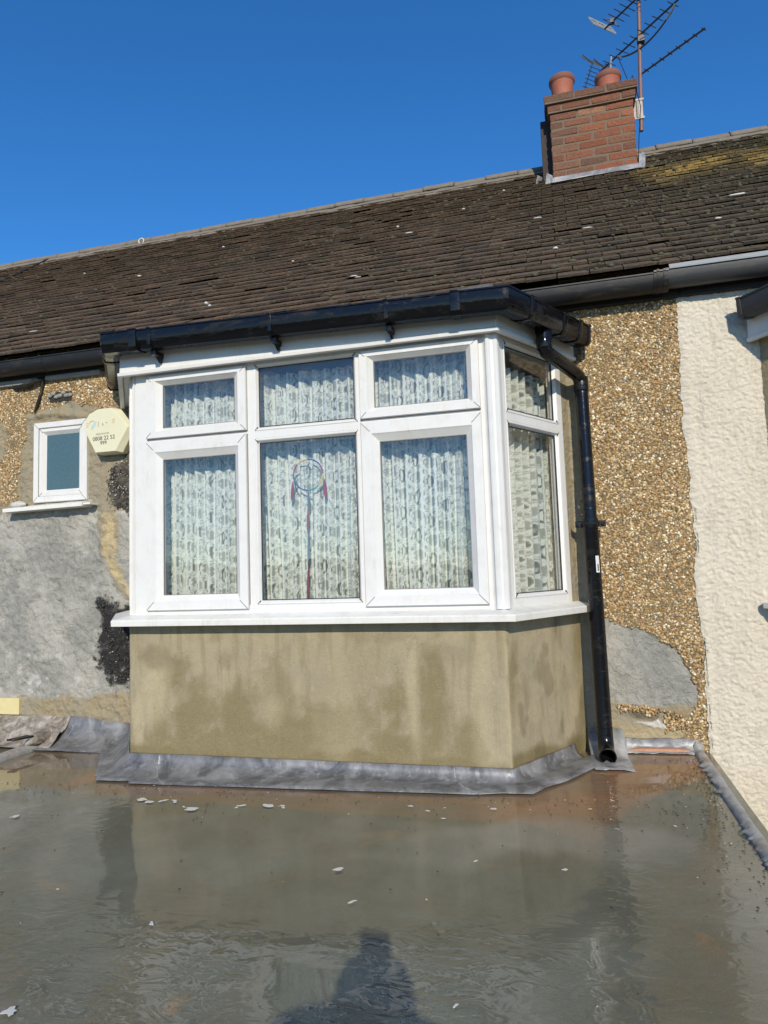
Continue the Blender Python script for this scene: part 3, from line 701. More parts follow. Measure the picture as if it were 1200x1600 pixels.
    # brackets along the front with their tails
    for x in (-2.03, -1.36, -0.775):
        m2 = MB(); sweep(m2, [(x + dx - .008, 0), (x + dx + .010, 0)], resc(outer, 1.07), slope)
        m2.box(x + dx - .012, x + dx + .014, -0.13, -0.05, T - 0.125 + slope(x + dx, 0), T - .10 + slope(x + dx, 0))
        m2.prism([(0, 0), (1, 0), (1, 1), (0, 1)], 0, 0) if False else None
        z0 = T + slope(x + dx, 0)
        m2.add([(x + dx - .008, -0.125, z0 - .10), (x + dx + .010, -.125, z0 - .10), (x + dx + .010, -.052, z0 - .10), (x + dx - .008, -.052, z0 - .10), (x + dx - .004, -.066, z0 - .150), (x + dx + .006, -.066, z0 - .150), (x + dx + .006, -.052, z0 - .150), (x + dx - .004, -.052, z0 - .150)],
               [(0, 1, 5, 4), (1, 2, 6, 5), (2, 3, 7, 6), (3, 0, 4, 7), (4, 5, 6, 7), (0, 3, 2, 1)])
        m2.build('gutter_bracket', gm, g, bevel=0.001)
    # union brackets on the return
    for a in (0.58, 0.80):
        m2 = MB(); sweep(m2, sub(2, a - 0.025, a + 0.025), resc(outer, 1.10), slope); m2.build('gutter_bracket', gm, g, smooth=True, bevel=0.0015)
    return g
G = bay(house, 0.0); G2 = bay(nhouse, NDX, False)

# inside of the rooms, so the glass looks into something
def room(root, x0, x1, mat, name='room_interior', y1=4.0, z0=-0.1, z1=2.20):
    mb = MB(); y0 = WY + 0.1
    mb.add([(x0, y0, z0), (x1, y0, z0), (x1, y1, z0), (x0, y1, z0), (x0, y0, z1), (x1, y0, z1), (x1, y1, z1), (x0, y1, z1)], [(0, 1, 2, 3), (4, 7, 6, 5), (0, 3, 7, 4), (1, 5, 6, 2), (3, 2, 6, 7)])
    # cheeks joining the wall to the bay opening
    return mb.build(name, mat, root, recalc=False)
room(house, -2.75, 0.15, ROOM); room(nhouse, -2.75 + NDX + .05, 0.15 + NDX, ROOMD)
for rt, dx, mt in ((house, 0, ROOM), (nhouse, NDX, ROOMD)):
    mb = MB()
    mb.box(-2.76 + dx, -2.535 + dx, WY + 0.03, WY + 0.12, -0.1, 2.2); mb.box(-0.03 + dx, 0.16 + dx, WY + 0.03, WY + .12, -0.1, 2.2)
    # bay ceiling and bay floor
    ci = miter([(x + dx, y) for x, y in OUT], -0.07)
    for z in (1.995, 0.60):
        vs = [(p.x, p.y, z) for p in ci] + [(0.1 + dx, 0.75, z), (-2.7 + dx, 0.75, z)]
        n = len(vs); mb.add(vs + [(a, b, c + .02) for a, b, c in vs], [tuple(range(n)), tuple(range(2 * n - 1, n - 1, -1))] + [(i, (i + 1) % n, (i + 1) % n + n, i + n) for i in range(n)])
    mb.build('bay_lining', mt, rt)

# ------------------------------------------------------------------ lace curtains
def lace_tile(N=220, Mh=380, w=0.105, h=0.19):
    y, x = np.mgrid[0:Mh, 0:N]; X = (x + .5) / N * w; Y = (y + .5) / Mh * h
    A = np.full((Mh, N), 0.62)
    for cx, cy in ((w / 2, h / 2), (0, 0), (w, 0), (0, h), (w, h)):
        u = X - cx; v = Y - cy; a = 0.017 * (1 - np.clip(np.abs(v) / 0.045, 0, 1) ** 1.6)
        inside = (np.abs(u) < a) & (np.abs(v) < 0.045); A[inside] = 0.40
        ring = (np.abs(np.abs(u) - a) < 0.0028) & (np.abs(v) < 0.050); A[ring] = 0.97
        A[(np.abs(u / 0.0042) ** 2 + (v / 0.026) ** 2) < 1] = 0.98
        for sx in (-1, 1):
            for cv, ru, r in ((0.058, 0.013, 0.0105), (-0.058, 0.013, 0.0105), (0.030, 0.030, 0.009), (-0.030, 0.030, 0.009), (0.0, 0.028, 0.0075), (0.072, 0.031, 0.008)):
                d = np.hypot(u - sx * ru, v - cv); A[np.abs(d - r) < 0.0024] = 0.95; A[d < 0.0034] = 1.0
            # S shaped stems
            d = np.abs(u - sx * (0.022 + 0.012 * np.sin(v / 0.165 * 4 * math.pi))); A[(d < 0.0022) & (np.abs(v) < 0.08)] = 0.9
            d = np.abs(v - 0.05 * sx - 1.4 * (u * sx) ) ; A[(d < 0.003) & (np.abs(u) < 0.03)] = 0.92
        for k in range(5):
            d = np.hypot(u, v - 0.052 - k * 0.0075); A[d < 0.0028] = 0.95
    # soft blur
    for _ in range(2):
        A = (A + np.roll(A, 1, 0) + np.roll(A, -1, 0) + np.roll(A, 1, 1) + np.roll(A, -1, 1)) / 5
    return A, w, h
LT, LW, LH = lace_tile()
def curtain(name, label, P, Q, z0, z1, seed, fold=0.019, full=1.5, sp=0.0042):
    L = math.dist(P, Q); nx = int(L / sp * 1.0); nz = int((z1 - z0) / (sp * 1.15)); s = np.linspace(0, 1, nx); zz = np.linspace(z0, z1, nz)
    S, Z = np.meshgrid(s, zz); S = S.ravel(); Z = Z.ravel()
    ph = S * L * 2 * math.pi / 0.062 + 5 * fbm(S * L * 5, Z * 0.6, 3, seed) + 0.8 * fbm(S * L * 3, Z * 2.0, 3, seed + 5)
    amp = fold * (0.35 + 1.1 * fbm(S * L * 4.3, Z * 0.5, 2, seed + 9))
    off = amp * np.sin(ph) + amp * 0.35 * np.sin(ph * 2.1 + 1)
    U = S * L * full + 0.016 * np.sin(ph * 1.0 + 0.7) + seed * 0.013 + 0.010 * (fbm(S * L * 16, Z * 13, 3, seed + 50) - .5)
    Vv = Z + 0.05 * (fbm(S * L * 2.2, Z * 0.4, 2, seed + 3) - .5) * 2 + 0.014 * (fbm(S * L * 12 + 9, Z * 16, 3, seed + 51) - .5) + LH * np.mod(np.floor(U / LW) * 0.618, 1.0)
    ui = (np.mod(U, LW) / LW * (LT.shape[1] - 1)).astype(int); vi = (np.mod(Vv, LH) / LH * (LT.shape[0] - 1)).astype(int)
    a = LT[vi, ui]
    thick = 0.16 * (np.abs(np.cos(ph)) < 0.40)          # cloth seen edge-on in the folds reads denser
    a = np.clip(a + thick * 1.6 + 0.10 * (fbm(S * L * 9, Z * 1.2, 2, seed + 30) - .4), 0, 1)
    a = np.where((Z - z0) < 0.018, 0.95, a)
    d = (Vector(Q) - Vector(P)).normalized(); nrm = Vector((-d.y, d.x))
    X = P[0] + d.x * S * L + nrm.x * off; Y = P[1] + d.y * S * L + nrm.y * off
    o = mesh_np(name, np.stack([X, Y, Z], 1), gridF(nx, nz), LACE, None, True, {'lace': np.stack([a, a, a], 1)})
    return tag(o, label, 'net curtain', 'net curtains in the bay')
curtain('net_curtain', 'long white lace net curtain across the front of the bay', (-2.20, 0.125), (-0.36, 0.125), 0.735, 1.955, 3)
curtain('net_curtain', 'narrow white lace net curtain in the angled right side of the bay', (-0.34, 0.18), (-0.06, 0.66), 0.735, 1.90, 17)
curtain('net_curtain', 'white lace net curtain in the hidden left side of the bay', (-2.52, 0.66), (-2.24, 0.18), 0.735, 1.90, 29, sp=0.009)

# ------------------------------------------------------------------ dreamcatcher
def dreamcatcher():
    r = thing('dreamcatcher', 'round dreamcatcher with rainbow ring and red tassels behind the middle pane', 'dreamcatcher', (-1.27, 0.075, 1.405))
    cx, cy, cz, R = -1.270, 0.072, 1.402, 0.079
    cols = [(0.03, 0.08, 0.35), (0.25, 0.05, 0.25), (0.65, 0.55, 0.1), (0.05, 0.35, 0.3), (0.03, 0.12, 0.35), (0.05, 0.10, 0.30), (0.35, 0.05, 0.15), (0.6, 0.45, 0.05)]
    segs = len(cols)
    for i, c in enumerate(cols):
        mb = MB(); mb.tube([(cx + R * math.sin(t), cy, cz + R * math.cos(t)) for t in [2 * math.pi * (i + j / 6) / segs for j in range(7)]], 0.0036, 8)
        mb.build('ring_segment', mat_simple('ring_thread', c, 0.6), r, smooth=True)
    web = MB(); n = 8; ring = [(cx + R * math.sin(2 * math.pi * k / n), cz + R * math.cos(2 * math.pi * k / n)) for k in range(n)]
    rr = R
    for lvl in range(3):
        nr = []
        for k in range(n):
            a = 2 * math.pi * (k + 0.5 * (lvl + 1)) / n; q = R * (0.70 - 0.24 * lvl); p = (cx + q * math.sin(a), cz + q * math.cos(a)); nr.append(p)
        for k in range(n):
            web.tube([(ring[k][0], cy, ring[k][1]), (nr[k][0], cy, nr[k][1])], 0.0008, 4); web.tube([(nr[k][0], cy, nr[k][1]), (ring[(k + 1) % n][0], cy, ring[(k + 1) % n][1])], 0.0008, 4)
        ring = nr
    web.build('web', mat_simple('web_thread', (0.35, 0.45, 0.5), 0.7), r)
    mb = MB(); mb.tube([(cx, cy, cz + R), (cx + .002, cy, cz + 0.18)], 0.0012, 5); mb.build('hanging_cord', mat_simple('cord', (0.15, 0.12, 0.2), 0.8), r)
    red = mat_simple('red_feather', (0.26, 0.06, 0.07), 0.8); blu = mat_simple('blue_feather', (0.12, 0.17, 0.22), 0.8); dk = mat_simple('wine_feather', (0.22, 0.06, 0.08), 0.8)
    def feather(nm, x, z0, z1, w, mat, lean=0.0):
        mb = MB(); n = 10; prof = [0.15, 0.35, 0.6, 0.8, 0.95, 1.0, 0.95, 0.85, 0.6, 0.15]
        w = w * .7; L = [(x + lean * i / 9 - w * prof[i], z0 + (z1 - z0) * i / 9) for i in range(n)]; Rr = [(x + lean * i / 9 + w * prof[i] * 0.9, z0 + (z1 - z0) * i / 9 + .003) for i in range(n)]
        mb.prism(L + Rr[::-1], cy - 0.0015, cy + 0.0015); mb.build(nm, mat, r)
    feather('feather', cx - 0.082, cz - 0.03, cz - 0.13, 0.013, red, -0.008); feather('feather', cx + 0.088, cz - 0.03, cz - 0.13, 0.014, red, 0.006)
    feather('feather', cx, cz - R, cz - R - 0.09, 0.009, blu); feather('feather', cx - .003, cz - R - .08, cz - R - 0.22, 0.008, red, -.006)
    feather('feather', cx - .004, cz - R - .20, cz - R - 0.38, 0.009, blu, -.004); feather('feather', cx - .008, cz - R - .36, cz - R - 0.58, 0.009, dk, -.010)
dreamcatcher()

# ------------------------------------------------------------------ small window, sill, alarm box, wall odds and ends
def small_window():
    w = MB(); x0, x1, z0, z1 = WIN; xf = lambda s, y, z: (s, WY + y, z)
    frame_loop(w, x0, x1, z0, z1, [(0, 0.05), (0, -0.022), (0.004, -0.026), (0.034, -0.026), (0.038, -0.022), (0.038, 0.05)], xf)
    f = w.build('small_window_frame', UPVC, house)
    c = MB(); frame_loop(c, x0 + .038, x1 - .038, z0 + .038, z1 - .038, [(0, 0.03), (0, -0.016), (0.022, -0.016), (0.028, -0.010), (0.046, 0.008), (0.046, 0.03)], xf); c.build('small_casement', UPVC, f)
    g = MB(); mitre_lines(g, x0, x1, z0, z1, .036, -.0266, xf); mitre_lines(g, x0 + .038, x1 - .038, z0 + .038, z1 - .038, .026, -.0166, xf)
    frame_loop(g, x0 + .036, x1 - .036, z0 + .036, z1 - .036, [(0, -0.024), (0.004, -0.018), (0.004, 0.0), (0, 0.0)], xf); g.build('gasket', GROOVE, f)
    pane('obscured_pane', x0 + .080, x1 - .080, z0 + .080, z1 - .080, 0.006, xf, f, FROST)
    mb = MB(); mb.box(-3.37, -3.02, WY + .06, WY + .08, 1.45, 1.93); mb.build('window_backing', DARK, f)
    s = MB(); s.add([(-3.575, .50, 1.366), (-2.965, .50, 1.376), (-2.965, .60, 1.376), (-3.575, .60, 1.366), (-3.575, .50, 1.390), (-2.965, .50, 1.400), (-2.965, .60, 1.424), (-3.575, .60, 1.412)], [(0, 1, 2, 3), (4, 5, 6, 7), (0, 1, 5, 4), (1, 2, 6, 5), (2, 3, 7, 6), (3, 0, 4, 7)])
    s.build('small_window_sill', UPVC2, f, bevel=0.002)
    s = MB(); s.box(-3.0, -2.915, .512, .59, 1.385, 1.398); s.build('sill_end_bit', UPVC2, f, bevel=0.002)
    lump('mortar_lump', -3.50, WY - .035, 1.42, 0.055, 0.03, 0.024, CEMENTW, f, 5)
def lump(name, x, y, z, rx, ry, rz, mat, parent, seed=0, n=3, amp=0.35):
    import bmesh
    bm = bmesh.new(); bmesh.ops.create_icosphere(bm, subdivisions=n, radius=1)
    V = np.array([v.co[:] for v in bm.verts]); k = 1 + amp * 2 * (fbm(V[:, 0] * 2.2 + V[:, 2] + seed * 7, V[:, 1] * 2.2 - V[:, 2] * 1.7 + seed, 4, seed) - .5)
    for v, kk in zip(bm.verts, k): v.co = Vector((v.co.x * rx * kk + x, v.co.y * ry * kk + y, v.co.z * rz * kk + z))
    me = bpy.data.meshes.new(name); bm.to_mesh(me); bm.free(); me.materials.append(mat); me.polygons.foreach_set('use_smooth', [True] * len(me.polygons))
    o = bpy.data.objects.new(name, me); return link(o, parent)
CEMENTW = mat_simple('pale_cement', (0.52, 0.50, 0.45), 0.9, var=0.25, sc=60, bump=0.006)
small_window()

def text_mesh(name, body, size, loc, rot, mat, parent, ext=0.0004, sx=1.0, shear=0.0):
    c = bpy.data.curves.new(name + '_curve', 'FONT'); c.body = body; c.size = size; c.align_x = 'CENTER'; c.align_y = 'CENTER'; c.extrude = ext; c.shear = shear; c.offset = size * 0.003
    t = bpy.data.objects.new(name + '_tmp', c); COL.objects.link(t); bpy.context.view_layer.update()
    me = bpy.data.meshes.new_from_object(t.evaluated_get(bpy.context.evaluated_depsgraph_get())); bpy.data.objects.remove(t)
    Mx = Matrix.Translation(loc) @ rot.to_4x4() @ Matrix.Diagonal((sx, 1, 1, 1)); me.transform(Mx); me.materials.clear(); me.materials.append(mat); me.name = name
    o = bpy.data.objects.new(name, me); return link(o, parent)
RX = Matrix.Rotation(math.radians(90), 3, 'X')
def alarm():
    r = thing('alarm_box', 'cream hexagonal burglar alarm box with a phone number beside the small window', 'alarm box', (-2.80, WY, 1.82))
    back = [(-2.945, 1.925), (-2.915, 1.965), (-2.85, 1.992), (-2.745, 1.992), (-2.700, 1.975), (-2.600, 1.855), (-2.690, 1.700), (-2.868, 1.700), (-2.955, 1.865)]
    cxx, czz = -2.79, 1.84
    front = [(x + (.004 if x < -2.84 else (-.030 if x > -2.72 else -.014)), czz + (z - czz) * 0.95) for x, z in back]
    y0, y1, y2 = WY - 0.01, WY - 0.060, WY - 0.095; n = len(back)
    mid = back
    vs = [(x, y0, z) for x, z in back] + [(x, y1, z) for x, z in mid] + [(x, y2, z) for x, z in front]
    cream = mat_simple('cream_plastic', (0.66, 0.64, 0.46), 0.45, var=0.06, sc=12, bump=0.0005)
    mb = MB(); mb.add(vs, [tuple(range(n))[::-1], tuple(range(2 * n, 3 * n))] + [(k, (k + 1) % n, (k + 1) % n + n, k + n) for k in range(n)] + [(k + n, (k + 1) % n + n, (k + 1) % n + 2 * n, k + 2 * n) for k in range(n)])
    mb.build('cover', cream, r, bevel=0.003)
    mb = MB(); mb.prism([(-2.93, 1.93), (-2.74, 1.98), (-2.62, 1.86), (-2.70, 1.715), (-2.86, 1.715)], WY - .012, WY + .002); mb.build('back_plate', DARK, r)
    ink = mat_simple('faded_black_print', (0.09, 0.09, 0.08), 0.7, bump=0); ink2 = mat_simple('faded_grey_print', (0.30, 0.30, 0.24), 0.7, bump=0)
    org = mat_simple('faded_orange_print', (0.60, 0.36, 0.14), 0.7, bump=0); blue = mat_simple('faded_blue_print', (0.42, 0.55, 0.55), 0.7, bump=0)
    yt = y2 - 0.0008
    rr = Matrix.Rotation(math.radians(-2), 3, 'Y') @ RX
    text_mesh('phone_number', '0808 22 52', 0.036, (-2.803, yt, 1.795), rr, ink, r); text_mesh('phone_number', '999', 0.033, (-2.805, yt, 1.765), rr, ink, r)
    text_mesh('free_phone_text', 'FREE PHONE', 0.017, (-2.812, yt, 1.823), rr, ink2, r)
    for i in range(3):
        mb = MB(); mb.box(-2.931 + .001 * i, -2.917, yt - .0004, yt + .001, 1.873 + i * .012, 1.877 + i * .012); mb.build('faded_logo_bar', org, r)
        mb = MB(); mb.box(-2.740, -2.724 + .002 * i, yt - .0004, yt + .001, 1.885 + i * .011, 1.889 + i * .011); mb.build('faded_logo_bar', org, r)
    mb = MB(); mb.tube([(-2.885 + 0.026 * math.cos(t), yt, 1.888 + .024 * math.sin(t)) for t in np.linspace(0.4, 3.3, 12)], [0.001 + .002 * math.sin(i / 11 * math.pi) for i in range(12)], 6, flat=0.3); mb.build('faded_logo_arc', org, r)
    mb = MB(); mb.prism([(-2.898, 1.855), (-2.884, 1.857), (-2.862, 1.885), (-2.856, 1.902), (-2.870, 1.905), (-2.893, 1.882)], yt - .0003, yt + .001); mb.build('faded_logo_swoosh', blue, r)
    for i, (x, z, w, h) in enumerate(((-2.842, 1.900, .007, .006), (-2.842, 1.888, .009, .005), (-2.843, 1.876, .008, .005), (-2.812, 1.887, .005, .012), (-2.808, 1.879, .012, .004), (-2.783, 1.893, .010, .006))):
        mb = MB(); mb.box(x - w / 2, x + w / 2, yt - .0003, yt + .001, z - h / 2, z + h / 2); mb.build('faded_logo_letter', ink2, r)
    mb = MB(); mb.box(-2.735, -2.723, yt + .010, yt + .018, 1.762, 1.768); mb.build('screw_cap', ink, r)
alarm()

def wall_bits():
    mb = MB(); mb.tube([(-3.56, .575, 2.208), (-3.46, .555, 2.215), (-3.38, .548, 2.232), (-3.32, .560, 2.245)], [0.016, 0.017, 0.017, 0.012], 10); o = mb.build('broken_pipe', BLACKD, house, smooth=True)
    mb = MB(); mb.tube([(-3.325, .570, 2.25), (-3.345, .572, 2.16), (-3.375, .574, 2.08), (-3.40, .575, 2.03)], [0.012, 0.009, 0.011, 0.004], 8); mb.build('loose_cable', BLACKD, house, smooth=True)
    # air brick, clogged
    mb = MB(); mb.box(-3.285, -3.115, WY - .012, WY + .02, 2.085, 2.155); o = mb.build('air_brick', DARK, house, bevel=0.004)
    for k in range(7): lump('debris', -3.28 + .026 * k, WY - .016, 2.13 + .012 * math.sin(k * 2), .02, .012, .014, CEMENT, o, k, 2)
    # cream painted brick by the left edge
    mb = MB(); mb.box(-3.95, -3.485, WY - .030, WY + .02, 0.062, 0.166); mb.build('painted_brick', mat_simple('pale_yellow_paint', (0.62, 0.53, 0.27), 0.7, var=0.12), house, bevel=0.004)
    mb = MB(); mb.box(-6.5, -3.955, WY - .028, WY + .02, 0.062, 0.166); mb.build('painted_brick', mat_simple('tan_paint', (0.40, 0.33, 0.2), 0.8), house, bevel=0.004)
wall_bits()

# ------------------------------------------------------------------ main eaves: fascia, soffit, gutters
def eaves():
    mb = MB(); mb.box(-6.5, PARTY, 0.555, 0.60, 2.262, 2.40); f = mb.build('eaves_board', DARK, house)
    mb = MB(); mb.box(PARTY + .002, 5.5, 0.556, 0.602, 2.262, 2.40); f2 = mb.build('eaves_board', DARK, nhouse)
    # pieces of mortar and wood visible along the wall head at left
    mb = MB(); mb.box(-3.30, -2.88, 0.552, 0.59, 2.235, 2.262); mb.box(-3.92, -3.36, .556, .59, 2.225, 2.26); mb.build('wall_head_batten', CEMENT, house, bevel=0.004)
    def gut(x0, x1, root, T, mat, name, front, k=1.0):
        prof = [(0.0, T), (0.004, T - .045), (0.018, T - .068), (0.045, T - .080), (0.075, T - .078), (0.100, T - .060), (0.110, T - .035), (0.112, T - .004), (0.118, T - .002), (0.118, T + .005), (0.108, T + .005), (0.104, T - .033), (0.094, T - .054), (0.073, T - .071), (0.046, T - .073), (0.022, T - .062), (0.010, T - .043), (0.006, T)]
        if k != 1: prof = [(0.058 + (o - .058) * k, T - .038 + (z - T + .038) * k) for o, z in prof[:11]]
        m2 = MB(); sweep(m2, [(x0, 0.553), (x1, 0.553)], prof, lambda x, y: 0.0); return m2.build(name, mat, root, smooth=True)
    g = gut(-6.5, 0.52, house, 2.352, CHAR, 'main_gutter', 0)
    g2 = gut(0.528, 5.5, nhouse, 2.366, GREYP, 'main_gutter', 0)
    gut(0.47, 0.54, house, 2.354, BLACKD, 'gutter_joint', 0, 1.10); gut(0.485, 0.495, house, 2.354, BLACKD, 'gutter_joint', 0, 1.16); gut(0.515, 0.525, house, 2.354, BLACKD, 'gutter_joint', 0, 1.16)
    for x in (-3.25, -4.2): gut(x, x + .02, house, 2.353, CHAR, 'gutter_bracket', 0, 1.08)
    # pale grey lining strip that lies along the neighbour's gutter front
    mb = MB(); mb.add([(0.545, 0.432, 2.364), (5.5, 0.432, 2.364), (5.5, 0.45, 2.400), (0.545, 0.45, 2.394), (0.56, 0.50, 2.40), (5.5, 0.50, 2.41)], [(0, 1, 2, 3), (3, 2, 5, 4)])
    o = mb.build('gutter_lining', GREYL, nhouse); o.modifiers.new('solid', 'SOLIDIFY').thickness = 0.003
eaves()

# ------------------------------------------------------------------ downpipe
def downpipe():
    r = bpy.data.objects.new('downpipe', None)
    mb = MB()
    mb.tube([(-0.078, 0.205, 2.065), (-0.078, 0.205, 2.035)], 0.043, 20); mb.tube([(-0.078, 0.205, 2.040), (-0.078, .205, 1.985)], 0.038, 20)
    d = mb.build('gutter_outlet', BLACK, G, smooth=True)
    mb = MB()
    pts = [(-0.078, 0.205, 2.02), (-0.078, 0.205, 1.962), (-0.070, 0.216, 1.942), (-0.052, 0.24, 1.930), (0.055, 0.455, 1.895), (0.078, 0.492, 1.880), (0.088, 0.508, 1.855), (0.090, 0.510, 1.82)]
    mb.tube(pts, 0.034, 20)
    mb.tube([(0.090, 0.510, 1.83), (0.104, 0.41, 0.045)], 0.0335, 22)
    p = mb.build('downpipe', BLACK, house, smooth=True)
    def ptn(z): t = (1.83 - z) / 1.785; return (0.090 + .014 * t, 0.510 - .10 * t, z)
    for a, b, rr in ((2.005, 1.955, 0.0385),):
        m2 = MB(); m2.tube([(-.078, .205, a), (-.078, .205, b)], rr, 20); m2.build('pipe_socket', BLACK, p, smooth=True, bevel=.001)
    m2 = MB(); m2.tube([ptn(1.875), ptn(1.80)], 0.0375, 22); m2.build('pipe_socket', BLACK, p, smooth=True, bevel=.001)
    m2 = MB(); m2.tube([ptn(1.135), ptn(1.10), ptn(1.095), ptn(0.04)], [0.0385, 0.0385, 0.0365, 0.0365], 22); m2.build('lower_pipe', BLACK, p, smooth=True)
    m2 = MB(); m2.tube([ptn(1.118), ptn(1.098)], 0.044, 22)
    c = ptn(1.108); m2.box(c[0] - .075, c[0] + .075, c[1] + .012, c[1] + .030, 1.092, 1.124); m2.box(c[0] - .03, c[0] + .03, c[1] + .02, .60, 1.095, 1.12); b = m2.build('pipe_bracket', BLACK, p, bevel=.002)
    for sx in (-1, 1):
        m3 = MB(); m3.tube([(c[0] + sx * .062, c[1] + .014, 1.108), (c[0] + sx * .062, c[1] + .002, 1.108)], 0.009, 10); m3.build('screw_head', BLACK, b, smooth=True)
    # shoe: ring-ended outlet facing forward
    m2 = MB(); e = Vector(ptn(0.075)); f = Vector((0.107, 0.352, 0.003)); f2 = Vector((0.108, 0.322, -0.002))
    m2.tube([tuple(e + Vector((0, 0, .04))), tuple(e), (0.1050, 0.402, 0.035), (0.1055, 0.380, 0.012), tuple(f), tuple(f2)], [0.0375] * 5 + [0.0385], 22, cap=False)
    m2.tube([tuple(f2), tuple(f), (0.1055, 0.380, 0.012), (0.105, .402, .035)], [0.034] * 4, 22, cap=False)
    dd = (f2 - f).normalized(); o = m2.build('pipe_shoe', BLACK, p, smooth=True)
    m2 = MB(); m2.tube([tuple(f2 - dd * .001), tuple(f2 + dd * .006)], 0.0405, 22, cap=False); m2.build('shoe_rim', BLACK, o, smooth=True).modifiers.new('s', 'SOLIDIFY').thickness = 0.005
    # sticker
    m2 = MB(); n = 6; vs = []
    for z in (0.945, 0.862):
        c = ptn(z)
        for k in range(n): a = math.radians(-72 + 6.0 * k); vs.append((c[0] + .0372 * math.cos(a), c[1] + .0372 * math.sin(a), z))
    m2.add(vs, [(k, k + 1, k + 1 + n, k + n) for k in range(n - 1)]); s = m2.build('sticker', mat_simple('paper_label', (0.62, 0.63, 0.63), 0.6, bump=0), p)
    s.modifiers.new('s', 'SOLIDIFY').thickness = 0.0006
    m2 = MB()
    for i in range(9):
        z = 0.870 + i * 0.0038; c = ptn(z); a0, a1 = math.radians(-62), math.radians(-50)
        h = 0.0009 + 0.0007 * (i % 3)
        m2.add([(c[0] + .0383 * math.cos(a), c[1] + .0383 * math.sin(a), zz) for zz in (z - h, z + h) for a in (a0, a1)], [(0, 1, 3, 2)])
    m2.build('barcode', mat_simple('print_black', (0.03, 0.03, 0.03), 0.6, bump=0), s)
downpipe()

